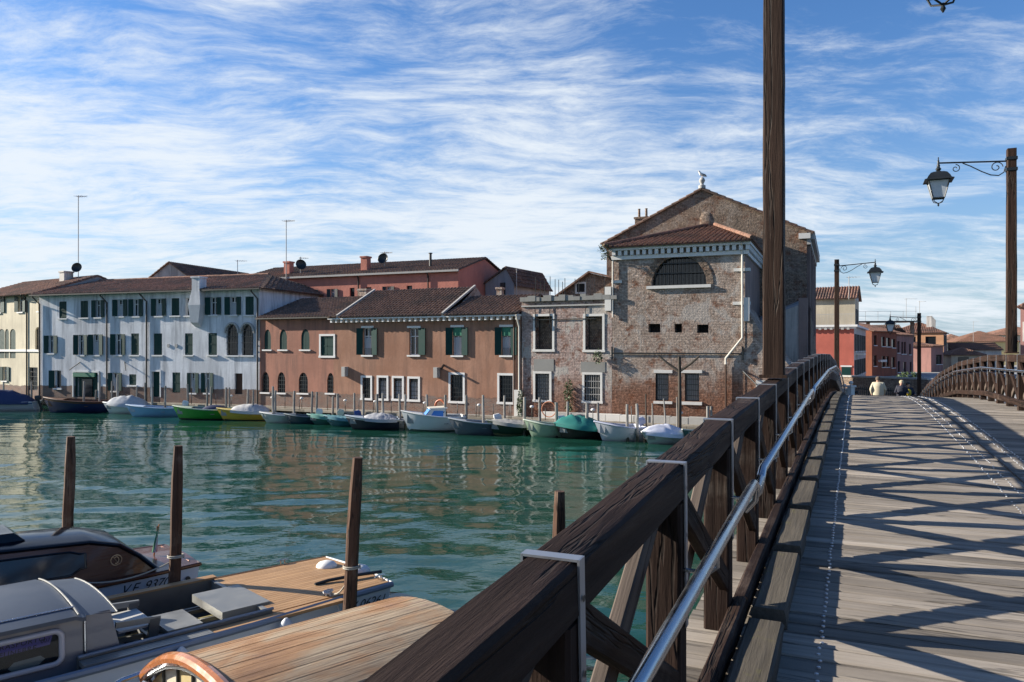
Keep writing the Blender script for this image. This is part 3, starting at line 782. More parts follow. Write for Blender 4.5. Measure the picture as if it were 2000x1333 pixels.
# ---- cream house at the far left
h = House('cream_house', 'cream rendered house with arched windows and brown tiled roof left of the long white house', -60, 66.0, 76, 59.6)
for r in ((-70,300,40,425), (115,300,195,418)): h.window(ZR(Z1, r), 'open')
h.window(ZR(Z1, (283,320,312,412)), 'plain', frame=None, pane=MT['door_brown'])
for r in ((-70,545,-22,762), (-10,545,35,762), (38,545,66,762), (75,545,116,762)): h.window(ZR(Z1, r), 'closed', arch=.32, sill=False)
h.window(ZR(Z1, (262,530,302,705)), 'plain', arch=.35, pane=MT['door_brown'])
h.window(ZR(Z1, (3,825,74,930)), 'open', arch=0)
win, hh = h.window(ZR(Z1, (215,830,280,1000)), 'plain', sill=False); h.grille(win, hh, 4, 5)
H = 8.75
h.wall(MT['pl_cream'], H, 9)
rf = tile_roof(h.o, [(-.2,-.45,H-.05), (h.W+.1,-.45,H-.05), (h.W+.1,4.6,H+1.75), (-.2,4.6,H+1.75)], MT['tile'])
MB().poly([(h.W,0,H), (h.W,9.2,H), (h.W,4.6,H+1.66)]).build('gable', MT['pl_grey'], h.o)
tile_roof(h.o, [(h.W+.1,9.6,H-.05), (-.2,9.6,H-.05), (-.2,4.6,H+1.75), (h.W+.1,4.6,H+1.75)], MT['tile'])
MB().box(-.1,h.W+.02,-.09,.0,4.2,4.38).build('string_course', MT['trim'], h.o)
u, _ = h.uz(Z1(205, 300)[0], 600); h.pipe([(u,-.5,H-.05), (u,-.42,H-.25), (u,-.07,H-.55), (u,-.07,GZ)], MT['pipe_d'])
chimney(h, h.W-3.0, 3.6, H+1.0, H+2.15, .75, MT['pl_pale'], parent=rf)

# ---- long white house
h = House('white_house', 'long white rendered house with dark green shutters and streaked walls', 76, 59.1, 507, 52.4); WHITE = h
for r in ((440,340,495,465), (600,335,655,460), (1275,315,1333,445), (1825,303,1887,440), (975,578,1033,738), (1143,578,1205,738), (1375,577,1433,738), (1550,575,1613,738), (960,882,1013,962)): h.window(ZR(Z1, r), 'closed')
for i, r in enumerate(((685,330,780,458), (845,325,950,450), (963,322,1065,450), (1130,318,1240,448), (1532,308,1648,440), (1678,305,1795,440), (335,593,430,725), (555,588,655,738), (665,585,770,738), (830,582,935,738), (808,870,910,1005), (1395,870,1480,1020), (1500,870,1590,1020))):
    win, hh = h.window(ZR(Z1, r), 'open')
    if i in (1, 3, 5, 8, 10, 11): h.curtain(win, hh)
h.window(ZR(Z1, (1380,312,1450,445)), 'openright'); h.window(ZR(Z1, (375,852,455,985)), 'openleft', sill=True, split=False)
h.window(ZR(Z1, (1282,868,1340,1018)), 'closed', sill=False); h.window(ZR(Z1, (1745,875,1803,1030)), 'plain', pane=MT['door_brown'], sill=False)
for r in ((1685,510,1770,740), (1800,510,1883,740)):
    win, hh = h.window(ZR(Z1, r), 'plain', arch=.6); h.grille(win, hh, 5, 5, y=-.05)
    a0, a1, b0, b1 = hh; mid = (a0+a1)/2; ra = (a1-a0)/2+.09; sr = MB()
    arc = [(mid-ra*math.cos(math.pi*k/12), b1-.6+(.6+.09)*math.sin(math.pi*k/12)) for k in range(13)]
    for p, q in zip(arc, arc[1:]): sr.bar((p[0],-.03,p[1]), (q[0],-.03,q[1]), .12, .16, (0,1,0))
    sr.build('arch_moulding', MT['stone_grey'], win)
# doors
def door(h, r, mat, leaf=2, name='door', glassy=False):
    u0, u1, z0, z1 = h.rect(r); h.hole(u0, u1, z0, z1, 0, .25)
    b = MB(); b.box(u0-.1,u0,-.04,.05,z0,z1); b.box(u1,u1+.1,-.04,.05,z0,z1); b.box(u0-.1,u1+.1,-.045,.05,z1,z1+.12)
    d = b.build(name, MT['trim'], h.o)
    for k in range(leaf): MB().box(u0+(u1-u0)*k/leaf+.01, u0+(u1-u0)*(k+1)/leaf-.01, .15, .2, z0+.01, z1-.01).build('leaf', mat, d)
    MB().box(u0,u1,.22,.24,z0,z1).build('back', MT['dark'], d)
    return d, (u0, u1, z0, z1)
d, (u0, u1, z0, z1) = door(h, ZR(Z1, (548,868,730,1052)), MT['shutter'], 2)
d2 = MB().box(u0+(u1-u0)*.3, u1-(u1-u0)*.28, .08, .149, z0+.02, z1-.5).build('glass_door', MT['glass'], d)
MB().box(u0+.1,u1-.2,-.16,.0,z1-.32,z1-.04).build('awning_box', MT['blind'], d)
door(h, ZR(Z1, (1130,862,1190,1050)), MT['shutter'], 2)
for x in (1255, 1313):
    u, z = h.uz(*Z1(x, 669)); MB().tube([(u,.0,z), (u,-.05,z)], .13, 12).build('vent_cover', MT['stone_grey'], h.o)
H = 8.62
h.wall(MT['pl_white'], H, 10)
W_ = h.W
rf = tile_roof(h.o, [(-.35,-.5,H-.06), (W_+.4,-.5,H-.06), (W_-3.0,5.0,H+1.42), (-.35,5.0,H+1.42)], MT['tile'], ridge=True)
tile_roof(h.o, [(W_+.4,-.5,H-.06), (W_+.4,10.5,H-.06), (W_-3.0,5.0,H+1.42), (W_-3.0,5.0,H+1.42)], MT['tile_dark'])
tile_roof(h.o, [(W_+.4,10.5,H-.06), (-.35,10.5,H-.06), (-.35,5.0,H+1.42), (W_-3.0,5.0,H+1.42)], MT['tile'])
MB().poly([(0,0,H), (0,5.0,H+1.3), (0,10,H)]).build('gable', MT['pl_white'], h.o)
MB().box(-.35,W_+.4,-.58,-.50,H-.16,H-.07).build('gutter', MT['pipe_d'], h.o)
MB().box(-.3,W_+.3,-.5,-.002,H-.10,H-.075).build('soffit', MT['trim'], h.o)
for x, top in ((800, 270), (1095, 262), (318, 285), (1925, 238)):
    u, z = h.uz(Z1(x, top)[0], 600)
    if x == 318: u = .15
    if x == 1925: u = W_-.12
    h.pipe([(u-.2,-.52,H-.12), (u-.2,-.5,H-.25), (u,-.08,H-.75), (u,-.08,4.0), (u,-.08,GZ)], MT['pipe_d'])
# big chimney breast corbelled out of the wall
u0, z0 = h.uz(*Z1(1445, 370)); u1, _ = h.uz(*Z1(1535, 370)); ut0, zt = h.uz(*Z1(1472, 160)); ut1, _ = h.uz(*Z1(1528, 160)); _, zs = h.uz(*Z1(1480, 255)); _, zbot = h.uz(*Z1(1480, 530))
b = MB(); b.hexa([(u0,-.62,z0),(u1,-.62,z0),(u1,.0,z0),(u0,.0,z0),(ut0,-.60,zs),(ut1,-.60,zs),(ut1,-.0,zs),(ut0,-.0,zs)])
b.hexa([(u0+.05,-.42,zbot+.3),(u1-.35,-.42,zbot+.3),(u1-.35,0,zbot+.3),(u0+.05,0,zbot+.3),(u0,-.62,z0),(u1,-.62,z0),(u1,0,z0),(u0,0,z0)])
b.hexa([(u0+.15,-.06,zbot),(u0+.6,-.06,zbot),(u0+.6,0,zbot),(u0+.15,0,zbot),(u0+.05,-.42,zbot+.3),(u1-.35,-.42,zbot+.3),(u1-.35,0,zbot+.3),(u0+.05,0,zbot+.3)])
b.box(ut0,ut1,-.60,.10,zs,zt-.1); b.box(ut0-.06,ut1+.06,-.66,.16,zt-.1,zt)
b.build('chimney', MT['pl_white'], h.o)
for x, y, dx in ((570, 815, 18), (955, 815, -18)):
    u, z = h.uz(*Z1(x, y)); h.pipe([(u+dx*.02,0,z+.25), (u-dx*.012,-.45,z-.35)], MT['iron'], .035, 'flag_holder')

# ---- salmon annex with arched windows
h = House('salmon_annex', 'low salmon rendered house with small arched green shutters between the white and terracotta houses', 507.5, 52.39, 651, 49.7)
for r in ((127,575,172,712), (232,575,282,712), (380,572,437,712)): h.window(ZR(Z2, r), 'closed', arch=.6)
h.window(ZR(Z2, (515,620,602,755)), 'closed', frame=MT['trim'], sill=False)
for r in ((110,865,160,1005), (218,867,270,1008), (363,870,425,1010), (557,873,605,1010)):
    win, hh = h.window(ZR(Z2, r), 'plain', arch=.6); h.grille(win, hh, 4, 5)
H = 6.55
h.wall(MT['pl_salmon'], H, 8)
tile_roof(h.o, [(.05,-.4,H-.03), (h.W+.1,-.4,H-.03), (h.W+.1,4.2,H+1.55), (.05,4.2,H+1.55)], MT['tile_dark'])
tile_roof(h.o, [(h.W+.1,8.4,H-.03), (.05,8.4,H-.03), (.05,4.2,H+1.55), (h.W+.1,4.2,H+1.55)], MT['tile_dark'])
MB().box(0,h.W,-.45,-.38,H-.12,H-.04).build('gutter', MT['pipe_d'], h.o)
u, z = h.uz(*Z2(680, 338)); chimney(h, h.W*.86, 4.6, H+1.0, H+2.1, .7, MT['brick'])

# ---- terracotta house with white bracketed cornice
h = House('terracotta_house', 'terracotta rendered house with a white bracketed cornice and four green shuttered upper windows', 651.5, 49.69, 1017, 43.93); TERRA = h
wins = []
for i, r in enumerate(((765,565,905,750), (1120,565,1235,750), (1375,560,1525,752), (1710,558,1860,752))):
    win, hh = h.window(ZR(Z2, r), 'open' if i != 1 else 'openright', lintel=True); wins.append((win, hh))
    if i != 1: h.curtain(win, hh)
for i in (2, 3):
    win, (a0, a1, b0, b1) = wins[i]; MB().box(a0, a1, .03, .06, b1-.5, b1-.01).build('blind', MT['blind'], win)
for i in (0, 3):
    win, (a0, a1, b0, b1) = wins[i]; rl = MB()
    for k in range(9): x = a0+(a1-a0)*k/8; rl.bar((x,-.06,b0), (x,-.06,b0+.42), .014, .014, (1,0,0))
    rl.bar((a0,-.06,b0+.42), (a1,-.06,b0+.42), .02, .02); rl.build('railing', MT['iron'], win)
for i, r in enumerate(((800,905,855,1045), (910,905,966,1048), (1014,908,1072,1050), (1120,912,1182,1055), (1403,885,1488,1066), (1738,890,1830,1072))):
    win, hh = h.window(ZR(Z2, r), 'plain', frame=MT['trim'], sill=False); h.grille(win, hh, 4 if i < 4 else 5, 5 if i < 4 else 6)
    if i in (1, 2, 3): h.curtain(win, hh, frac=.8)
H = 6.30; W_ = h.W
h.wall(MT['pl_brown'], H, 8)
MB().box(-.12,W_+.05,-.46,.0,H+.02,H+.13).build('cornice', MT['trim'], h.o)
bm = MB().box(-.07,.07,-.38,-.002,-.18,.018).mesh('bracket', MT['trim']); nb = 34
for k in range(nb): link('bracket', bm, h.o, (.1+(W_-.2)*k/(nb-1), 0, H))
us, _ = h.uz(*Z2(1365, 455))
def roofrun(u0, u1, L, dz, mat):
    tile_roof(h.o, [(u0,-.5,H+.16), (u1,-.5,H+.16), (u1,L,H+.16+dz), (u0,L,H+.16+dz)], mat)
    tile_roof(h.o, [(u1,2*L+.5,H+.16), (u0,2*L+.5,H+.16), (u0,L,H+.16+dz), (u1,L,H+.16+dz)], mat)
roofrun(.75, us, 3.6, 1.95, MT['tile_dark']); roofrun(us+.2, W_, 3.0, 1.3, MT['tile_dark']); roofrun(-.12, .55, 2.4, .95, MT['tile_dark'])
for u, L, dz in ((.65, 3.6, 1.95), (us+.1, 3.6, 1.95)):
    MB().bar((u,-.5,H+.24), (u,L,H+.24+dz), .12, .12).build('roof_verge', MT['stone_grey'], h.o)
    MB().poly([(u+.08,0,H), (u+.08,2*L,H), (u+.08,L,H+.16+dz)]).build('gable', MT['brick'], h.o)
u, z = h.uz(Z2(1315, 270)[0], 563)
chimney(h, W_-3.0, 3.4, H+.9, H+2.0, .35, MT['brick'])
for x, y in ((690, 862), (1318, 868)):
    u, z = h.uz(*Z2(x, y)); MB().box(u-.13,u+.13,-.36,0,z-.32,z+.30).build('flue_box', MT['stone_grey'], h.o)
u, z = h.uz(*Z2(1355, 830)); h.pipe([(u,0,z+.1), (u+.15,-.5,z-.1)], MT['iron'], .07, 'wall_pipe')
u, z = h.uz(*Z2(1890, 450)); h.pipe([(W_-.05,-.5,H+.1), (W_-.05,-.3,H-.3), (W_-.05,-.1,H-.6), (W_-.05,-.1,2.0)], MT['pipe_l'])
h.pipe([(W_-.4,-.06,H), (W_-.4,-.06,1.2)], MT['door_brown'], .05)
MB().box(W_-.35,W_+.1,-.16,-.002,GZ,2.1).build('pilaster_foot', MT['stone'], h.o)

# ---- roofless ruin
h = House('roofless_ruin', 'roofless brick ruin with empty stone framed windows between terracotta house and church', 1019, 43.9, 1195, 41.62, 'ruin'); RUIN = h
for i, r in enumerate(((243,215,366,455), (605,215,728,458))):
    win, hh = h.window(ZR(Z4, r), 'plain', frame=MT['stone'], sill=False, pane=MT['brick_nave'], depth=.6)
    gr = MB(); a0, a1, b0, b1 = hh                       # wire mesh
    for k in range(9):
        x = a0+(a1-a0)*k/8
        gr.bar((x,.1,b0), (min(a1, x+(b1-b0)*.6), .1, b0+min(b1-b0, (a1-x)/.6)), .01, .01); gr.bar((x,.11,b0), (max(a0, x-(b1-b0)*.6), .11, b0+min(b1-b0, (x-a0)/.6)), .01, .01)
    gr.build('wire_mesh', MT['iron'], win)
win, hh = h.window(ZR(Z4, (243,630,345,820)), 'plain', frame=MT['stone'], sill=False, pane=MT['stone_grey']); h.grille(win, hh, 7, 7)
win, hh = h.window(ZR(Z4, (598,638,712,828)), 'plain', frame=MT['stone'], sill=False); h.grille(win, hh, 7, 4, mat=MT['stone_grey'])
H = 7.25; W_ = h.W
h.wall(MT['brick_ruin'], H, .6)
b = MB(); rs = random.Random(4)                          # crumbled wall head
u = -.05
while u < W_+.1:
    w = rs.uniform(.18, .5); b.box(u, u+w, -.14-rs.uniform(0, .06), .66, H-.12, H+rs.uniform(.06, .24)); u += w+.004
b.build('crumbled_coping', MT['cement'], h.o)
MB().box(0,W_,-.08,.0,H-.42,H-.34).build('string_course', MT['stone_grey'], h.o)
# cement patches over the lower windows
for r in ((243,525,365,612), (585,545,735,620)):
    u0, u1, z0, z1 = h.rect(ZR(Z4, r)); MB().box(u0-.1,u1+.1,-.02,.0,z0,z1).build('cement_patch', MT['cement'], h.o)
for r in ((385,60,610,420), (800,30,890,330)):
    pass
rod = MB().bar((0,0,0), (0,0,1), .028, .028, (1,0,0)).mesh('rod', MT['iron'])
for x, y0, y1 in ((245,745,850), (279,780,850), (309,765,850), (350,742,850), (386,762,850), (412,765,850), (440,780,845), (457,755,845), (557,752,840), (640,745,840), (670,760,840), (742,752,830), (530,758,840), (612,755,840)):
    u, z0 = h.uz(*Z3(x, y0), .3); o = link('iron_rod', rod, h.o, (u, .3, H-.1)); o.scale = (1, 1, max(.3, z0-H+.1))
for x in (245, 350, 610):
    u, z0 = h.uz(*Z3(x, 850)); MB().bar((u,-.06,H-.2), (u,-.06,H-1.6), .03, .03, (1,0,0)).build('iron_rod', MT['iron'], h.o)
u, z = h.uz(*Z4(480, 238)); h.pipe([(.7,-.05,z), (W_-.9,-.05,z+.02)], MT['iron'], .025, 'tie_bar')
# inner gable wall of the ruin, further back
u0, z = h.uz(*Z3(355, 850), 4.0); ua, za = h.uz(*Z3(640, 718), 4.0); u1 = W_+1.2
hu, hz_ = h.uz(*Z3(573, 825), 4.0)
g = MB(); y = 4.0
g.poly([(u0,y,GZ), (u1,y,GZ), (u1,y,za-1.0), (ua,y,za), (u0,y,H+.1)]); g.build('inner_gable', MT['brick_nave'], h.o)
for (p, q) in (((u0,H+.1), (ua,za)), ((ua,za), (u1,za-1.0))):
    MB().bar((p[0],y-.1,p[1]+.06), (q[0],y-.1,q[1]+.06), .4, .1).build('verge_tiles', MT['tile_dark'], h.o)
MB().box(hu-.35,hu+.35,y-.04,y-.002,hz_-.35,hz_+.35).build('small_window', MT['stone'], h.o)
MB().box(hu-.25,hu+.25,y-.05,y-.041,hz_-.25,hz_+.25).build('small_opening', MT['dark'], h.o)
u, z = h.uz(*Z4(830, 75)); MB().box(W_-.35,W_+.0,-.16,-.002,z-.75,z+.55).build('flue', MT['stone'], h.o)

# ---- church: choir block with lunette
h = House('brick_church', 'old brick church with a half round barred window, white cornice and tall gabled nave', 1195.5, 41.61, 1455, 38.9, 'church'); CH = h
W_ = h.W; H = 9.75
u0, zs = h.uz(*Z3(1083, 812)); u1, _ = h.uz(*Z3(1483, 812)); _, zt = h.uz(*Z3(1283, 590))
win, hh = h.window((u0, u1, zs, zt), 'plain', arch=zt-zs-.002, px=False, sill=False, pane=MT['glass'], depth=.45)
g = MB(); mid = (u0+u1)/2; ra = (u1-u0)/2; hgt = zt-zs
for k in range(1, 14):
    x = u0+(u1-u0)*k/14; zz = zs+hgt*math.sqrt(max(0, 1-((x-mid)/ra)**2)); g.bar((x,.14,zs), (x,.14,zz), .03, .03, (1,0,0))
for f in (.42, .75):
    dx = ra*math.sqrt(1-f*f); g.bar((mid-dx,.12,zs+hgt*f), (mid+dx,.12,zs+hgt*f), .045, .045)
g.build('grille', MT['iron'], win)
vs = MB(); n = 22                                      # brick ring round the lunette
arc = lambda k, rr: (mid-(ra+rr)*math.cos(math.pi*k/n), zs+(hgt+rr)*math.sin(math.pi*k/n))
for k in range(n):
    p, q, r2, s2 = arc(k+.06,.01), arc(k+.94,.01), arc(k+.94,.34), arc(k+.06,.34)
    vs.hexa([(p[0],-.03,p[1]),(q[0],-.03,q[1]),(r2[0],-.03,r2[1]),(s2[0],-.03,s2[1]),(p[0],0,p[1]),(q[0],0,q[1]),(r2[0],0,r2[1]),(s2[0],0,s2[1])])
vs.build('voussoirs', MT['brick_nave'], win)
a0, z1 = h.uz(*Z3(1050, 823)); a1, _ = h.uz(*Z3(1515, 823)); MB().box(a0,a1,-.14,.05,zs-.16,zs-.003).build('sill', MT['stone'], win)
a0_ = mid-.5
for r in ((1060,270,1147,333), (1250,270,1303,333), (1413,275,1495,335)):
    win, hh = h.window(ZR(Z4, r), 'plain', sill=False, pane=MT['dark'], depth=.5)
for r, l0, l1, s0, s1 in (((1112,630,1207,826), 1100, 1235, 828, 850), ((1325,630,1428,830), 1298, 1450, 832, 858)):
    win, hh = h.window(ZR(Z4, r), 'plain', sill=False, pane=MT['stone_grey']); h.grille(win, hh, 7, 5)
    b0, c1 = h.uz(*Z4(l0, 603)); b1, c0 = h.uz(*Z4(l1, 627)); MB().box(b0,b1,-.06,.02,c0,c1).build('lintel', MT['stone'], win)
    b0, c1 = h.uz(*Z4(l0, s0)); b1, c0 = h.uz(*Z4(l1, s1)); MB().box(b0,b1,-.10,.02,c0,c1).build('sill', MT['stone'], win)
DEP = 8.0
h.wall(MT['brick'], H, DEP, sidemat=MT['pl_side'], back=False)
# foot of the wall carried on to the right past the choir corner
b = MB(); e1, _ = h.uz(1512, 700)
b.poly([(W_+.003,.02,GZ-.1), (e1+.9,.02,GZ-.1), (e1+.9,.02,3.4), (W_+.7,.02,5.4), (W_+.003,.02,6.6)]); b.poly([(e1+.9,.02,GZ-.1), (e1+.9,5,GZ-.1), (e1+.9,5,3.4), (e1+.9,.02,3.4)])
b.poly([(e1+.9,.02,3.4), (e1+.9,5,3.4), (W_+.7,5,5.4), (W_+.7,.02,5.4)]); b.poly([(W_+.7,.02,5.4), (W_+.7,5,5.4), (W_+.003,5,6.6), (W_+.003,.02,6.6)])
b.build('buttress_wall', MT['brick'], h.o)
# white cornice with dentils on the front and the right flank
c = MB(); c.box(-.1,W_+.30,-.30,0,H-.02,H+.16); c.box(-.05,W_+.2,-.12,0,H-.50,H-.30); c.box(W_,W_+.30,0,DEP,H-.02,H+.16); c.box(W_,W_+.12,0,DEP,H-.50,H-.30)
c.build('cornice', MT['trim'], h.o)
dm = MB().box(-.09,.09,-.24,-.002,-.29,-.025).mesh('dentil', MT['trim']); k = 0.15
while k < W_+.2: link('dentil', dm, h.o, (k, 0, H)); k += .33
k = .3
while k < DEP: link('dentil', dm, h.o, (W_, k, H), (0, 0, R(90))); k += .33
for (z, l) in ((H-1.25, .55), (H-2.95, .6)):
    MB().box(W_-l,W_+.25,-.05,.3,z-.11,z+.05).build('quoin_stone', MT['stone'], h.o)
MB().box(0-.02,.55,-.05,.2,H-1.75,H-1.6).build('quoin_stone', MT['stone'], h.o)
MB().box(W_-.05,W_+.22,-.12,.25,H-3.9,H-2.7).build('white_patch', MT['stone'], h.o)
ub, zb = h.uz(*Z4(1755, 370)); uc, zc = h.uz(*Z4(1622, 520))
h.pipe([(W_-.12,-.35,H+.05), (W_-.12,-.12,H-.2), (W_-.12,-.12,zb), (uc,-.12,zc), (uc,-.12,zc-.3)], MT['pipe_l'], .055)
h.pipe([(uc,-.10,zc-.3), (uc,-.10,GZ)], MT['door_brown'], .05)
h.pipe([(.06,-.1,H-.5), (.06,-.1,H-3.6)], MT['pipe_l'], .045)
u0, z0 = h.uz(*Z4(805, 482)); u1, z1 = h.uz(*Z4(1765, 487)); h.pipe([(.05,-.07,z0), (W_-.02,-.07,z1)], MT['iron'], .035, 'tie_bar')
for u in (.02, W_-.1): MB().box(u-.04,u+.04,-.10,-.02,z0-.35,z0+.35).build('anchor_plate', MT['iron'], h.o)
# nave front, behind the choir
L = lambda px, d: ((Vector(PD(px, d))-h.A).dot(h.e), (Vector(PD(px, d))-h.A).dot(h.n))
uR = L(1577, 46.0)[0]; uA = L(1375, 48.4)[0]; uL = 2*uA-uR; NE = 11.35; NA = 14.3; ny = DEP
b = MB(); b.poly([(uL,ny,GZ), (uR,ny,GZ), (uR,ny,NE), (uA,ny,NA), (uL,ny,NE)]); b.build('nave_front', MT['brick_nave'], h.o)
b = MB(); b.quad((uR,ny,GZ), (uR,ny+13.5,GZ), (uR,ny+13.5,NE), (uR,ny,NE)); b.quad((uL,ny+13.5,GZ), (uL,ny,GZ), (uL,ny,NE), (uL,ny+13.5,NE)); b.poly([(uR,ny+13.5,GZ), (uL,ny+13.5,GZ), (uL,ny+13.5,NE), (uA,ny+13.5,NA), (uR,ny+13.5,NE)])
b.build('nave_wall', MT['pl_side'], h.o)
for sgn, ue in ((1, uR), (-1, uL)):
    q = [(ue+sgn*.35,ny-.15,NE-.08), (ue+sgn*.35,ny+13.5,NE-.08), (uA,ny+13.5,NA+.08), (uA,ny-.15,NA+.08)]
    if sgn < 0: q = [q[1], q[0], q[3], q[2]]
    tile_roof(h.o, q, MT['tile_dark'], .3, .5, 'nave_roof')
c = MB(); c.box(uR+.002,uR+.42,ny+.0,ny+13.5,NE-.45,NE-.12); c.box(uR+.002,uR+.22,ny,ny+13.5,NE-.75,NE-.455); c.build('nave_cornice', MT['stone_grey'], h.o)
MB().box(uR-.45,uR+.2,ny-.18,ny-.003,NE-.42,NE-.1).build('kneeler_stone', MT['stone'], h.o)
for k in range(5): MB().box(uR+.003,uR+.18,ny+.4+k*2.9,ny+1.1+k*2.9,GZ,NE-.76).build('pilaster', MT['pl_side'], h.o)
# choir roof: hipped against the nave front
za = 12.0
tile_roof(h.o, [(-.35,-.45,H+.17), (W_+.38,-.45,H+.17), (W_*.62,ny-.02,za), (W_*.55,ny-.02,za)], MT['tile_red'], .26, .4, 'choir_roof')
tile_roof(h.o, [(W_+.38,-.45,H+.17), (W_+.38,ny-.02,H+.17), (W_*.62,ny-.02,za), (W_*.62,ny-.02,za)], MT['tile_red'], .26, .4, 'choir_roof')
tile_roof(h.o, [(-.35,ny-.02,H+.17), (-.35,-.45,H+.17), (W_*.55,ny-.02,za), (W_*.55,ny-.02,za)], MT['tile_red'], .26, .4, 'choir_roof')
hip = MB().tube([(W_+.38,-.45,H+.28), (W_*.62,ny-.1,za+.1)], .11, 7); hip.tube([(-.35,-.45,H+.28), (W_*.55,ny-.1,za+.1)], .11, 7); hip.build('hip_tiles', MT['tile_red'], h.o)
# oculus relief, finial, chimney with two pots
ux, zx = h.uz(*Z3(1478, 318), ny)
MB().lathe([(.45,-.55),(.45,.1),(.36,.38),(.2,.5),(.02,.54)], 14, (ux, ny+.06, zx-.1), sx=1, sy=.28).build('blind_niche', MT['brick_nave'], h.o, smooth=True)
MB().lathe([(.22,0),(.22,.18),(.12,.22),(.10,.30),(.17,.42),(.19,.52),(.12,.66),(.05,.70)], 12, (uA, ny+.1, NA+.1)).build('finial', MT['stone_grey'], h.o, smooth=True)
cx, cz = h.uz(*Z3(1020, 340), ny+1.5); _, ct = h.uz(*Z3(1020, 318), ny+1.5)
chimney(h, cx, ny+1.5, NE, ct, .85, MT['brick_nave'], pots=2)
# side wing between the nave and the bridge (in shade)
v0 = ny-2.4
b = MB(); b.poly([(uR-2.6,v0,GZ), (uR-.15,v0,GZ), (uR-.15,v0,7.0), (uR-2.6,v0,6.0)]); b.quad((uR-.15,v0,GZ), (uR-.15,ny,GZ), (uR-.15,ny,7.0), (uR-.15,v0,7.0)); b.quad((uR-2.6,v0,6.0), (uR-.15,v0,7.0), (uR-.15,ny,7.4), (uR-2.6,ny,6.4))
b.build('side_wing', MT['pl_pale'], h.o)
MB().box(uR-.35,uR+.12,v0-.1,v0+.4,GZ,7.3).build('wing_pilaster', MT['pl_side'], h.o)
MB().box(uR-2.6,uR-.3,v0-.05,v0-.002,2.2,2.5).build('wing_lintel', MT['dark'], h.o)
b = MB(); rs = random.Random(9)
pts = []
for k in range(9): pts.append((uR+.19, ny+.2+k*1.6, 7.0-.55*k*.6+rs.uniform(-.4, .4)))
b.poly([(uR+.19,ny+.2,GZ)]+[(uR+.19,ny+13.0,GZ)]+pts[::-1]); b.build('bare_brick', MT['brick_nave'], h.o)
# wall lamp bracket and white notice on the flank
u, z = h.uz(1488, 755); MB().box(u-.28,u+.28,-.12,.0,z-.32,z+.3).build('notice_plate', MT['stone'], h.o)
h.pipe([(u-.9,-.02,z+.75), (u-.2,-.5,z+.1)], MT['iron'], .04, 'flag_holder')

# ---- houses behind the front row
h = House('long_pink_house', 'long pink rendered house with tiled roof rising behind the terracotta house', 470, 62.2, 895, 54.5)
for r in ((430,303,500,380), (560,297,633,380), (712,290,745,380), (822,285,860,380), (940,280,1020,350), (1102,275,1140,350)): h.window(ZR(Z2, r), 'open' if r[2]-r[0] > 50 else 'plain', sill=False, mat=MT['shutter_d'])
_, H = h.uz(895, 527)
h.wall(MT['pl_pink'], H, 9, z0=4); W_ = h.W
rf = tile_roof(h.o, [(-.3,-.2,H), (W_+.15,-.2,H), (W_+.15,4.5,H+1.35), (-.3,4.5,H+1.35)], MT['tile_dark'])
tile_roof(h.o, [(W_+.15,9.6,H), (-.3,9.6,H), (-.3,4.5,H+1.35), (W_+.15,4.5,H+1.35)], MT['tile_dark'])
MB().poly([(W_,0,H), (W_,9,H), (W_,4.5,H+1.2)]).build('gable', MT['pl_pink'], h.o)
MB().box(-.3,W_+.15,-.31,-.202,H-.14,H-.0).build('gutter', MT['stone_grey'], h.o)
for x in (775, 1252): u, z = h.uz(Z2(x, 250)[0], 560); h.pipe([(u,-.25,H-.1), (u,-.08,H-.4), (u,-.08,5)], MT['pipe_d'])
for x, y0, y1, w in ((295, 110, 195, .55), (822, 75, 165, .55)):
    u, z1 = h.uz(*Z2(x, y0), 1.2); _, z0 = h.uz(*Z2(x, y1), 1.2); chimney(h, u, 1.2, H-.2, z1, w, MT['pl_pink'], parent=rf)
u, z1 = h.uz(*Z2(1265, 55), 1.5); MB().lathe([(.10,H), (.10,z1-.02), (.16,z1-.01), (.16,z1+.05)], 8, (u,1.5,0)).build('flue_pipe', MT['iron'], rf)

h = House('grey_gabled_house', 'small grey gabled house at the end of the long pink house', 948, 58.5, 1004, 57.3)
_, H = h.uz(1000, 552); W_ = h.W
h.wall(MT['pl_grey'], H, 6, z0=4)
MB().poly([(0,0,H), (W_,0,H), (W_*.75,0,H+1.1)]).build('gable', MT['pl_grey'], h.o)
tile_roof(h.o, [(-.3,6,H-.1), (-.3,-.2,H-.1), (W_*.75,-.2,H+1.2), (W_*.75,6,H+1.2)], MT['tile_dark']); tile_roof(h.o, [(W_+.3,-.2,H-.3), (W_+.3,6,H-.3), (W_*.75,6,H+1.2), (W_*.75,-.2,H+1.2)], MT['tile_dark'])
MB().box(W_*.55,W_*.7,-.12,0,5,H).build('drainpipe', MT['pipe_d'], h.o)

h = House('grey_gable_behind', 'pale grey gable with dark tiled roof peeping over the ridge of the white house', 286, 68, 378, 66.5)
W_ = h.W; _, zt = h.uz(332, 513); _, ze = h.uz(332, 543)
h.wall(MT['pl_pale'], ze-.2, 11, z0=4)
MB().poly([(0,0,ze-.2), (W_,0,ze-.2), (W_/2,0,zt)]).build('gable', MT['pl_pale'], h.o)
tile_roof(h.o, [(W_+.2,-.2,ze-.3), (W_+.2,11,ze-.3), (W_/2,11,zt+.05), (W_/2,-.2,zt+.05)], MT['tile_dark']); tile_roof(h.o, [(-.2,11,ze-.3), (-.2,-.2,ze-.3), (W_/2,-.2,zt+.05), (W_/2,11,zt+.05)], MT['tile_dark'])
h = House('dark_roofed_house', 'low dark tiled roof between the pale gable and the long pink house', 376, 72, 474, 69)
W_ = h.W; _, ze = h.uz(430, 546); h.wall(MT['pl_grey'], ze-.3, 8, z0=4)
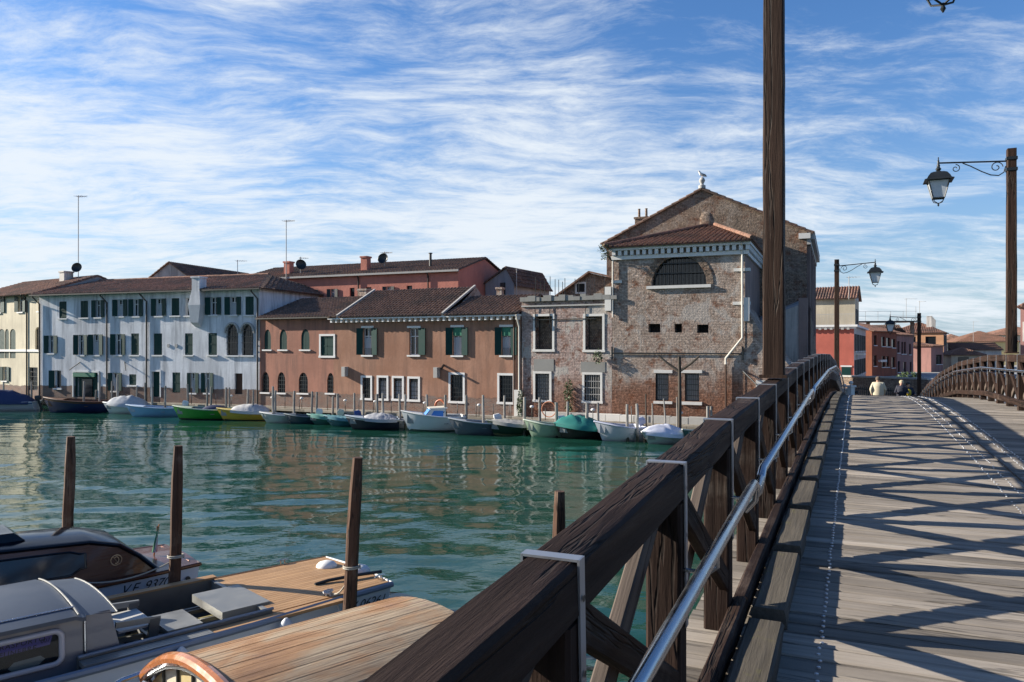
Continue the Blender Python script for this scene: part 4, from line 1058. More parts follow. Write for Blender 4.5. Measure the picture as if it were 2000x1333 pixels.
tile_roof(h.o, [(-.2,-.3,ze-.3), (W_+.2,-.3,ze-.3), (W_+.2,4,ze+.55), (-.2,4,ze+.9)], MT['tile_dark'])

# ---- houses beyond the foot of the bridge
Z5 = lambda x, y: (1480+x/3.702, 500+y/3.702)
Z6 = lambda x, y: (1590+x/7.404, 560+y/7.404)
def dslope(pl, dl, pr, k):
    a0, a1 = (pl-1000)/F, (pr-1000)/F; return (dl-k*a0*dl)/(1-k*a1)
def far_house(name, label, pl, dl, pr, k, ytop, depth, mat, roof=None, rise=1.2, wins=(), sidemat=None, shm=None, hip=True, side=None, zb=GZ, tileroof='tile'):
    h = House(name, label, pl, dl, pr, dslope(pl, dl, pr, k), group=None)
    _, H = h.uz(pl, ytop)
    for r in wins: h.window(ZR(Z6, r[:4]), r[4] if len(r) > 4 else 'plain', mat=shm or MT['shutter_d'], sill=True, pane=MT['glass'])
    h.wall(mat, H, depth, z0=zb, sidemat=sidemat)
    W_ = h.W
    if roof:
        q = .35; i = min(depth/2, W_/2)*.98 if hip else 0
        yl = depth/2
        tile_roof(h.o, [(-q,-q,H), (W_+q,-q,H), (W_-i,yl,H+rise), (i,yl,H+rise)], MT[tileroof], .3, .5)
        tile_roof(h.o, [(W_+q,depth+q,H), (-q,depth+q,H), (i,yl,H+rise), (W_-i,yl,H+rise)], MT[tileroof], .3, .5)
        if hip:
            tile_roof(h.o, [(W_+q,-q,H), (W_+q,depth+q,H), (W_-i,yl,H+rise), (W_-i,yl,H+rise)], MT[tileroof], .3, .5)
            tile_roof(h.o, [(-q,depth+q,H), (-q,-q,H), (i,yl,H+rise), (i,yl,H+rise)], MT[tileroof], .3, .5)
        else:
            for x in (0, W_): MB().poly([(x,0,H), (x,depth,H), (x,yl,H+rise-.05)]).build('gable', sidemat or mat, h.o)
    h.H = H; return h
# red house: red face towards us, pale shuttered flank to the right, roof terrace room above
h = far_house('red_house', 'red rendered house with pale shuttered flank and a roof terrace room', 1545, 83.2, 1668, -.53, 640, 20, MT['pl_red'], None, sidemat=MT['pl_pale'])
W_, H = h.W, h.H; RED = h
c = MB(); c.box(-.1,W_+.35,-.35,0,H,H+.22); c.box(W_,W_+.35,0,20,H,H+.22); c.box(-.05,W_+.2,-.15,0,H-.2,H-.002); c.build('cornice', MT['trim'], h.o)
dm = MB().box(-.13,.13,-.3,-.002,-.30,-.002).mesh('bracket', MT['stone_grey']); k = .2
while k < W_: link('bracket', dm, h.o, (k, 0, H+.0)); k += .55
tr = MB(); k = 0
while k < W_: tr.bar((k,-.1,H+.22), (k,-.1,H+1.35), .025, .025, (1,0,0)); k += .14
tr.bar((0,-.1,H+1.35), (W_,-.1,H+1.35), .05, .05); tr.build('terrace_railing', MT['stone_grey'], h.o)
rm = MB().box(-2.5,W_-.05,2.2,8,H,H+3.1).build('terrace_room', MT['pl_beige'], h.o)
tile_roof(h.o, [(-2.8,1.8,H+3.1), (W_+.25,1.8,H+3.1), (W_+.25,5.1,H+4.6), (-2.8,5.1,H+4.6)], MT['tile'], .28, .5); tile_roof(h.o, [(W_+.25,8.4,H+3.1), (-2.8,8.4,H+3.1), (-2.8,5.1,H+4.6), (W_+.25,5.1,H+4.6)], MT['tile'], .28, .5)
MB().poly([(W_-.04,2.2,H+3.05), (W_-.04,8,H+3.05), (W_-.04,5.1,H+4.5)]).build('gable', MT['pl_pale'], h.o)
for y in (3.2, 5.6): MB().box(W_-.05,W_+.03,y,y+1.1,H+.3,H+2.0).build('shutter', MT['shutter_d'], h.o)
rs = random.Random(3)
for j, (z0, z1) in enumerate(((H-2.55, H-.75), (H-5.2, H-3.5))):
    for k in range(5):
        y = 1.2+k*3.9; w = MB().box(W_+.002,W_+.05,y,y+1.0,z0,z1).build('window', MT['glass'], h.o)
        for yy in (y-.62, y+1.02): MB().box(W_+.01,W_+.09,yy,yy+.6,z0,z1).build('shutter', MT['shutter_d'], w)
        MB().box(W_,W_+.16,y-.2,y+1.2,z0-.14,z0-.003).build('sill', MT['trim'], w)
MB().box(W_,W_+.8,2.5,6,H-3.0,H-2.8).build('balcony', MT['stone'], h.o)
u, z = h.uz(1640, 715); MB().box(W_-1.2,W_-.3,-.05,0,GZ,z-.1).build('door', MT['shutter'], h.o); MB().box(W_-1.3,W_-.2,-.06,-.051,z-.1,z+.05).build('door_lintel', MT['trim'], h.o)
# brick-red house
h = far_house('rust_brick_house', 'dark rust coloured house with tall narrow windows to the right of the red house', 1703, 101, 1751, 1.1, 647, 9, MT['pl_rust'], True, 1.3,
  [(865,705,905,850), (975,725,1025,865), (1045,740,1100,870), (1120,760,1175,885), (862,995,905,1150), (980,1005,1025,1165), (1040,1010,1085,1165), (1120,1020,1170,1175)], hip=False)
MB().box(h.W*.25,h.W*.5,-.3,0,2.6,2.9).build('balcony', MT['stone'], h.o)
h2 = far_house('rose_house', 'faded rose house with pale framed windows and a flat eave', 1751.5, 110.6, 1784, 1.1, 654, 9, MT['pl_rose'], True, .9,
  [(1205,790,1235,960), (1262,800,1290,975), (1300,800,1328,975), (1375,830,1402,985), (1210,1080,1245,1240), (1290,1090,1335,1240), (1385,1090,1412,1240)], hip=False, shm=MT['curtain'])
h = far_house('rust_lane_house', 'small rust coloured house with a wide window in the lane beyond the rose house', 1780, 126, 1818, -.2, 677, 9, MT['pl_rust'], True, .7, [(1570,1110,1605,1225), (1625,1130,1680,1255)], tileroof='tile_red')
h = far_house('rose_lane_house', 'low rose grey house with dark shutters before the orange hip roofed house', 1818.5, 124, 1842, 1.0, 676, 8, MT['pl_rose'], True, .7, [(1765,985,1850,1125)])
h = far_house('orange_hip_house', 'orange house with a low hipped roof and a row of crenellated chimneys', 1738, 150, 1843, -.62, 651, 13, MT['pl_orange'], True, 2.2, [(1610,722,1762,850), (1420,722,1470,850)], sidemat=MT['pl_rose'])
OH = h
for k in range(6): chimney(h, h.W-2.6+k*.05, 3.5+k*1.5, h.H+.2, h.H+3.3-k*.12, .9, MT['pl_pale'])
for j in (0, 1):
    for k in range(3):
        y = 1.5+k*3.6; z0 = h.H-2.4-j*3.4; w = MB().box(h.W+.002,h.W+.06,y,y+1.4,z0,z0+1.9).build('window', MT['glass'], h.o)
        for yy in (y-.75, y+1.42): MB().box(h.W+.01,h.W+.1,yy,yy+.7,z0,z0+1.9).build('shutter', MT['shutter_d'], w)
# roof terrace (altana) on the house behind
al = thing('roof_terrace', 'rooftop wooden terrace with pipe railings above the dark roofs behind the rust house', 'roof terrace', (*PD(1752, 129), 0), R(-8))
b = MB(); zt = EYE+(680-627)/F*129
b.box(-9,3.2,0,5,zt-.18,zt); b.build('platform', MT['iron'], al)
for x in (-8.5, -4.5, -.5, 2.6): MB().box(x,x+.5,1,1.5,3,zt-.18).build('brick_pier', MT['brick_nave'], al)
fr = MB()
for x in np.arange(-9, 3.3, 2.0): fr.bar((x,.1,zt), (x,.1,zt+1.6+.8*(x > 2)), .045, .045, (1,0,0))
for z in (zt+.8, zt+1.6): fr.bar((-9,.1,z), (3.2,.1,z), .04, .04)
fr.build('railing', MT['stone_grey'], al)
h = far_house('dark_roof_house', 'house with a dark tiled roof supporting the wooden roof terrace', 1700, 131, 1768, -.35, 655, 14, MT['pl_rust'], True, 1.9, hip=False, tileroof='tile_dark')
# low houses to the right
h = far_house('low_ochre_house', 'low house with a bright red tiled roof beside the orange hipped house', 1858, 130, 1925, -.35, 694, 10, MT['pl_beige'], True, 1.3, tileroof='tile_red')
w = MB().box(1.0,2.6,-.05,0,1.6,3.0).build('window', MT['glass'], h.o)
h = far_house('grey_long_house', 'long low grey house under a curved pantile roof behind the red roofed house', 1860, 152, 1956, -.35, 684, 10, MT['pl_pale'], True, 1.5, hip=False, tileroof='tile_red')
h = far_house('yellow_house', 'yellow rendered house with a wide red tiled roof in the distance', 1870, 180, 1990, -.3, 668, 14, MT['pl_yellow'], True, 2.6, tileroof='tile_red')
h = far_house('edge_brick_house', 'brick house with pale upper storey partly hidden by the tall lamp post', 1993, 82, 2080, -.75, 600, 12, MT['pl_rose'], True, 1.8)
u, z = h.uz(1994, 640); MB().box(.2,h.W,-.06,0,z-1.5,z+.6).build('pale_band', MT['pl_pale'], h.o)
h = far_house('pale_back_house', 'pale house gable far behind the yellow house', 1935, 205, 2060, -.3, 655, 14, MT['pl_beige'], True, 2.4)
h = far_house('beige_back_house', 'low beige house just showing left of the yellow house roof', 1850, 205, 1885, -.3, 663, 12, MT['pl_beige'], True, 1.5)

# ---- gate pillars, fence and hedge at the far foot of the bridge
for i, (x, d, top) in enumerate(((1649, 43.5, 752), (1662, 43.2, 746))):
    p = PD(x, d); zt = EYE-(top-HOR)/F*d
    t = thing('stone_gate_pillar', 'white stone gate pillar with ball cap at the far foot of the bridge', 'pillar', (p[0], p[1], GZ), R(24), 'stone gate pillars')
    hgt = zt-GZ-.3
    MB().box(-.14,.14,-.14,.14,0,hgt).build('shaft', MT['stone'], t); MB().box(-.2,.2,-.2,.2,hgt,hgt+.1).build('cap', MT['stone'], t)
    MB().lathe([(.05,hgt+.1),(.05,hgt+.14),(.11,hgt+.2),(.12,hgt+.26),(.08,hgt+.33),(.01,hgt+.36)], 10).build('ball', MT['stone'], t, smooth=True)
fa, fb = PD(1672, 50), PD(1762, 47); fl = thing('iron_fence', 'low dark iron fence behind the people at the foot of the bridge', 'fence', (*fa, GZ), math.atan2(fb[1]-fa[1], fb[0]-fa[0]))
FL = math.hypot(fb[0]-fa[0], fb[1]-fa[1])
for z in (.15, 1.25): MB().bar((0,0,z), (FL,0,z), .05, .05).build('rail', MT['iron'], fl)
bm = MB().bar((0,0,0), (0,0,1.4), .03, .03, (1,0,0)).mesh('baluster', MT['iron']); k = 0
while k < FL: link('baluster', bm, fl, (k, 0, 0)); k += .16
wa_, wb2 = PD(1640, 60), PD(1812, 54); wo_ = thing('brick_bank_wall', 'low brown brick wall with stone coping behind the people at the bridge foot', 'wall', (*wa_, GZ-.1), math.atan2(wb2[1]-wa_[1], wb2[0]-wa_[0]))
WL = math.hypot(wb2[0]-wa_[0], wb2[1]-wa_[1])
MB().box(0,WL,0,.35,0,1.75).build('wall', MT['brick_nave'], wo_)
k = 0.0; rs = random.Random(31)
while k < WL-.3:
    w = min(rs.uniform(.7, 1.1), WL-k); MB().box(k,k+w-.012,-.06,.41,1.752,1.88+rs.uniform(-.01,.01)).build('coping_stone', MT['stone_grey'], wo_); k += w
def leaves(n, ctr, rad, size, seed, mat=None):
    b = MB(); rs = random.Random(seed)
    for _ in range(n):
        while True:
            p = Vector((rs.uniform(-1,1), rs.uniform(-1,1), rs.uniform(-1,1)))
            if p.length < 1 and mnoise.noise(p*2.1+Vector((seed,0,0))) > -.25: break
        c = Vector(ctr)+Vector((p.x*rad[0], p.y*rad[1], p.z*rad[2])); s = size*rs.uniform(.6, 1.3)
        a = Vector((rs.gauss(0,1), rs.gauss(0,1), rs.gauss(0,.7))).normalized(); t = a.orthogonal().normalized(); q = a.cross(t)
        b.quad(c-t*s, c+q*s*.45, c+t*s, c-q*s*.45)
    return b
hd = thing('evergreen_bush', 'dark evergreen bush growing before the rose house at the foot of the bridge', 'bush', (*PD(1775, 62), GZ))
leaves(700, (0,0,1.0), (1.3,.8,1.0), .14, 5).build('foliage', MT['leaf'], hd); MB().tube([(0,0,0), (.1,0,1.6)], .07, 6).build('stem', MT['pole_dark'], hd)

# ---- plants on the ruins
p = PZ(1190, 480, 0); d = 41.6
sh = thing('wall_shrub', 'leafy green shrub growing out of the church wall corner below the cornice', 'shrub', (*PD(1190, 41.4), EYE+(680-510)/F*41.4))
st = MB(); rs = random.Random(2); lf = MB()
for k in range(9):
    a = rs.uniform(2.2, 4.6); q = Vector((math.cos(a)*rs.uniform(.25,.6), -.15, rs.uniform(.2, 1.15))); st.tube([(.15,.1,0), q*.5+Vector((0,0,.15)), q], [.014,.010,.005], 5)
    lb = leaves(26, q*.85, (.22,.18,.26), .055, k); lf.add(lb.v, lb.f)
st.build('stem', MT['pole_dark'], sh); lf.build('foliage', MT['leaf'], sh)
for (x, y, d, n, rx, rz, lab) in ((1167, 697, 41.8, 160, .28, .45, 'green ivy tuft hanging below a ruin window'), (1110, 776, 42.6, 330, .28, 1.1, 'ivy climbing the foot of the ruin wall between its lower windows'), (1016, 790, 43.7, 260, .2, .9, 'ivy growing at the foot of the seam between terracotta house and ruin')):
    P_ = PD(x, d); iv = thing('ivy_tuft', lab, 'ivy', (P_[0], P_[1]-.12, EYE-(y-HOR)/F*d), R(-25))
    leaves(n, (0,0,0), (rx,.14,rz), .07, n).build('foliage', MT['leaf'], iv)

# ---- rooftop aerials
def aerial(px, d, ytop, ybase, label, arms=4, dish=None, w=.9):
    p = PD(px, d); zb = EYE-(ybase-HOR)/F*d; zt = EYE-(ytop-HOR)/F*d
    t = thing('tv_aerial', label, 'aerial', (p[0], p[1], zb), R(random.uniform(-40, 40)))
    MB().tube([(0,0,-.3), (0,0,zt-zb)], .032, 6).build('mast', MT['stone_grey'], t)
    b = MB(); z = zt-zb-.1
    b.bar((-w*.2,0,z), (w,0,z), .03, .03)
    for k in range(arms): x = -w*.15+k*w/arms; b.bar((x,-.35,z), (x,.35,z), .02, .02)
    b.build('antenna', MT['stone_grey'], t)
    if dish is not None:
        c = MB().lathe([(.02,0),(.2,.03),(.36,.1),(.42,.16),(.40,.17),(.34,.11),(.02,.02)], 16).build('dish', MT['iron'], t, smooth=True)
        c.location = (0,-.1,dish); c.rotation_euler = (R(75),0,R(20))
aerial(153, 64, 382, 536, 'tall thin aerial mast with a dark dish on the cream house roof', dish=.5)
aerial(559, 60, 430, 545, 'tall aerial mast in front of the long pink house roof')
aerial(587, 60, 502, 526, 'short aerial with dark square dish on the long pink house roof', dish=.3, w=.6)
aerial(751, 58.5, 492, 512, 'small aerial with round dish at the middle of the pink roof', dish=.2, w=.8)
aerial(464, 73, 508, 540, 'thin aerial behind the end of the white house roof')
aerial(1009, 57, 525, 575, 'dark pole beside the small grey gabled house', arms=1, w=.3)
aerial(1658, 66, 540, 578, 'aerial standing on the red house roof room'); aerial(1796, 108, 588, 640, 'aerial rising by the roof terrace railing')
aerial(1901, 140, 628, 665, 'aerial over the distant red roofs'); aerial(1770, 118, 583, 620, 'broad aerial behind the roof terrace', arms=6, w=1.6)

# ---- gull on the gable
gp = CH.o.matrix_basis @ Vector((uA, ny+.1, NA+.80))
g = thing('seagull', 'white gull standing on the finial of the church gable', 'bird', gp, R(200))
b = MB(); b.tube([(-.30,0,.06), (-.2,0,.10), (-.05,0,.15), (.10,0,.20), (.17,0,.28), (.20,0,.35), (.25,0,.37)], [.015,.05,.10,.10,.07,.06,.035], 10); b.build('body', paint((.75,.75,.74), .7), g, smooth=True)
MB().tube([(-.34,.02,.07), (-.15,.085,.15), (.05,.09,.20)], [.012,.05,.03], 8).tube([(-.34,-.02,.07), (-.15,-.085,.15), (.05,-.09,.20)], [.012,.05,.03], 8).build('wings', paint((.30,.31,.33), .7), g, smooth=True)
MB().tube([(.25,0,.37), (.33,0,.35)], [.018,.006], 6).build('beak', paint((.6,.35,.03)), g); MB().tube([(.0,.03,-.1), (.0,.03,.1)], .008, 5).tube([(.0,-.03,-.1), (.0,-.03,.1)], .008, 5).build('legs', paint((.6,.35,.2)), g)

# ------------------------------------------------------------------ timber walkway along the quay
QA = math.atan2(-QK, 1); 
def qw(u, v): # along quay from x=-46, v outwards to water
    c, s_ = math.cos(QA), math.sin(QA); x0 = -48.0; y0 = quay_y(x0)
    return Vector((x0+u*c+v*s_, y0+u*s_-v*c, 0))
QL = (13.0+48.0)/math.cos(QA)
wk = thing('timber_walkway', 'pale timber walkway on dark piles running along the foot of the houses', 'walkway', (*qw(0, 0).xy, 0), QA)
b = MB(); u = 0; rs = random.Random(8)
while u < QL:
    w = rs.uniform(.18, .24); b.box(u, u+w-.012, .02, 1.25, GZ-.06+rs.uniform(-.006,.006), GZ+rs.uniform(-.004,.004)); u += w
b.build('deck_boards', MT['dock'], wk, kind='stuff')
for k in range(14):
    a = QL*k/14; c = QL*(k+1)/14
    MB().bar((a+.01,0,GZ-.07), (c-.01,0,GZ-.07), .09, .16, c=.008).build('edge_beam', MT['dock'], wk)
    MB().bar((a+.01,.9,GZ-.2), (c-.01,.9,GZ-.2), .16, .2).build('joist', MT['slime'], wk)
pm = MB().lathe([(.10,-2.0),(.10,GZ-.16)], 8).mesh('pile', MT['slime'], True)
k = .4
while k < QL: link('pile', pm, wk, (k, .18, 0)); k += 1.9
for k in range(8):
    a = QL*k/8; MB().bar((a+.01,.10,.22), (a+QL/8-.01,.10,.22), .10, .14).build('waling', MT['slime'], wk)
# stone kerb of the quay behind the walkway, under the ruin and the church
kb = MB(); u0_ = (1.0+48)/math.cos(QA); u = u0_
kt = thing('stone_kerb', 'row of pale kerb stones on the quay in front of ruin and church', 'kerb', (*qw(0, 0).xy, 0), QA)
while u < QL+.2:
    w = rs.uniform(.7, 1.3); MB().box(u, u+w-.02, 1.3+rs.uniform(0,.03), 1.75, GZ-.03, GZ+.34+rs.uniform(-.03,.03)).build('kerb_stone', MT['stone_grey'] if rs.random() < .6 else MT['stone'], kt); u += w

# mooring poles: photo column, top row, bottom row, kind
ZA = lambda x, y: (x/5, 700+y/5); ZB = lambda x, y: (350+x/5, 720+y/5); ZC = lambda x, y: (700+x/5, 740+y/5); ZD = lambda x, y: (1050+x/5, 740+y/5)
raw = [(ZA, [(35,230,500),(310,230,500),(740,200,410),(770,190,350),(815,225,510),(970,140,415),(935,310,410),(1093,225,440),(1145,160,410),(1330,280,520),(1415,240,410),(1480,290,570),(1610,270,550),(1840,255,480)]),
 (ZB, [(275,180,360),(305,180,360),(462,185,430),(490,185,380),(665,205,385),(722,205,480),(918,175,450),(933,215,455),(1117,220,465),(1290,225,475),(1338,230,480),(1497,270,460),(1553,245,475),(1718,240,455),(1798,250,475),(1940,250,450),(1985,240,545)]),
 (ZC, [(410,150,410),(455,155,490),(675,155,320),(840,160,500),(1050,160,400),(1228,160,440),(1425,165,420),(1618,180,480)]),
 (ZD, [(20,185,440),(188,230,550),(290,225,470),(475,235,520),(592,235,500),(882,250,570),(975,245,520),(1668,270,520),(1703,270,490)])]
rs = random.Random(21); poles = []
BOATS = ((0, 'navy tented boat'), (157, 'dark blue barge'), (235, 'grey covered boat'), (310, 'light blue boat'), (395, 'bright green boat'), (485, 'yellow boat'), (550, 'small white flat boat'), (595, 'dark blue green boat'), (640, 'sea green decked boat'), (672, 'teal boat'), (730, 'navy striped boat'), (850, 'white cabin boat'), (930, 'slate grey boat'), (1000, 'dark green canvas boat'), (1065, 'pale green boat'), (1135, 'teal covered boat'), (1210, 'white motor boat'), (1300, 'white covered boat'), (1370, 'grey green dinghy'))
HOUSES = ((-100, 76, 'cream house'), (76, 290, 'green door half of the white house'), (290, 508, 'chimney half of the white house'), (508, 651, 'salmon annex'), (651, 835, 'small windows of the terracotta house'), (835, 1019, 'tall windows of the terracotta house'), (1019, 1195, 'roofless ruin'), (1195, 2000, 'brick church'))
def near_boat(px): return min(BOATS, key=lambda b: abs(b[0]-px))[1]
def near_house(px): return [n for a, b, n in HOUSES if a <= px < b][0]
for Z, L in raw:
    for (x, y0, y1) in L:
        px, pt = Z(x, y0); _, pb_ = Z(x, y1); poles.append((px, pt, pb_))
def on_quay(px, off):   # depth of the line running 'off' metres outside the quay edge
    a = (px-1000)/F; return (42.2-off/math.cos(QA))/(1+QK*a)
for (px, pt, pb_) in poles:
    deep = pb_-pt
    off = .25 if deep < 47 else rs.uniform(.9, 1.6)
    if deep > 54: off = rs.uniform(1.9, 2.4)
    d = on_quay(px, off); zt = EYE-(pt-HOR)/F*d; p = PD(px, d); r = rs.uniform(.060, .080)
    near = 'at the quay edge before the '+near_house(px) if off < .5 else 'in the water beside the '+near_boat(px)
    b = MB(); lean = (rs.uniform(-.03,.03)*zt, rs.uniform(-.03,.03)*zt); P_ = []
    for k in range(7):
        f = k/6; P_.append((lean[0]*f+rs.uniform(-.012,.012), lean[1]*f, -1.2+(zt+1.2)*f))
    b.tube(P_, [r*1.05]*5+[r, r*.9], 8)
    o = b.build('mooring_pole', [MT['pole_grey']], None, smooth=True); o.location = (p[0], p[1], 0)
    tag(o, 'grey mooring pole '+near, 'mooring pole', 'mooring poles at the quay edge' if off < .5 else 'mooring poles among the boats')
# thin dark stakes and the tall Y shaped mast before the church
for (x, y0, y1, lab) in ((1055,150,500,'thin dark stake in the water before the church'), (1120,240,440,'thin pale pole left of the church windows'), (1243,195,600,'thin leaning pole beside the white covered boat'), (1360,180,530,'thin pole beside the tall forked mast')):
    px, pt = ZD(x, y0); d = on_quay(px, .7 if y1 > 450 else .2); p = PD(px, d); zt = EYE-(pt-HOR)/F*d
    o = MB().tube([(0,0,-1.2), (.02,0,zt*.5), (-.06 if x == 1243 else 0,0,zt)], [.05,.045,.035], 7).build('thin_pole', MT['pole_dark'] if x == 1055 else MT['pole_grey'], None, smooth=True); o.location = (p[0], p[1], 0); tag(o, lab, 'pole')
d = on_quay(1327, .9); p = PD(1327, d); zt = EYE+(680-697)/F*d
mt = thing('forked_mast', 'tall dark forked mast with two raised arms standing before the church windows', 'mast', (*p, 0), QA)
MB().tube([(0,0,-1.2), (.02,0,2.2), (.0,0,zt)], [.10,.09,.075], 8).build('shaft', MT['pole_dark'], mt, smooth=True)
for sg, l in ((-1, 1.0), (1, .95)): MB().tube([(0,0,zt-.72), (sg*l*.6,0,zt-.32), (sg*l,0,zt+.02)], [.07,.06,.05], 7).build('arm', MT['pole_dark'], mt, smooth=True)
# stakes with white capped lamps, and thin rail stakes on the walkway
lamps = [ZA(585,325), ZB(510,270), ZB(910,285), ZB(1197,293), ZB(1622,313), ZB(1915,323), ZC(650,238), ZC(1178,258), ZC(1695,275), ZD(540,305), ZD(1397,335)]
for (px, py) in lamps:
    d = on_quay(px, -.35); p = PD(px, d); z = EYE-(py-HOR)/F*d
    t = thing('walkway_lamp', 'small white capped lamp on a stake before the '+near_house(px), 'lamp', (*p, GZ), QA, 'walkway lamps')
    MB().tube([(0,0,0), (0,0,z-GZ-.05)], .022, 6).build('stake', MT['pole_grey'], t)
    MB().lathe([(.04,-.07),(.10,-.04),(.12,.0),(.10,.05),(.05,.08),(.01,.085)], 12, (0,0,z-GZ)).build('cap', MT['trim'], t, smooth=True)
stakes = [ZA(545,310), ZA(630,300), ZA(1555,370), ZA(1870,345), ZB(120,235), ZB(360,250), ZB(695,270), ZB(1033,260), ZB(1175,300), ZB(1450,270), ZB(1755,295), ZC(145,230), ZC(320,220), ZC(630,240), ZC(970,235), ZC(1150,240), ZC(1318,245), ZC(1470,250), ZC(1490,250), ZC(1825,290), ZD(920,270), ZD(1830,330)]
for (px, py) in stakes:
    d = on_quay(px, -.12); p = PD(px, d); z = EYE-(py-HOR)/F*d
    o = MB().tube([(0,0,0), (rs.uniform(-.03,.03),0,z-GZ)], .022, 6).build('rail_stake', MT['pole_grey']); o.location = (*p, GZ); tag(o, 'thin upright walkway stake before the '+near_house(px), 'stake', 'walkway stakes')
def tor(r, r2, n=20): return [(r*math.cos(2*math.pi*k/n), 0, r*math.sin(2*math.pi*k/n)) for k in range(n+1)]
px, py = ZC(800, 265); d = on_quay(px, -.6); p = PD(px, d)
o = MB().tube(tor(.33, .07), .065, 8).build('life_ring', paint((.50,.13,.05), .6), None, smooth=True); o.location = (*p, EYE-(py-HOR)/F*d); o.rotation_euler = (0, 0, QA); tag(o, 'orange life ring hanging on the walkway by the terracotta house', 'life ring')
px, py = ZD(110, 300); d = on_quay(px, -.9); p = PD(px, d)
o = MB().tube(tor(.42, .05), .028, 8).build('hose_coil', paint((.42,.14,.06), .6), None, smooth=True); o.location = (*p, EYE-(py-HOR)/F*d); o.rotation_euler = (0, 0, QA); tag(o, 'orange hose coil on the ruin wall above the pale green boat', 'hose')
# white boathook frame on the walkway by the white house
px, py = ZA(500, 370); d = on_quay(px, -.5); p = PD(px, d)
o = MB().tube([(-.9,0,.85), (-.5,0,.5), (.9,0,.03)], .05, 7).tube([(-.2,0,.35), (.4,0,.75), (.9,0,.95)], .035, 6).tube([(.1,0,0), (.35,0,.7)], .03, 6).build('white_davit', MT['trim'], None, smooth=True); o.location = (*p, GZ); tag(o, 'white folded metal davit lying on the walkway before the white house', 'davit')

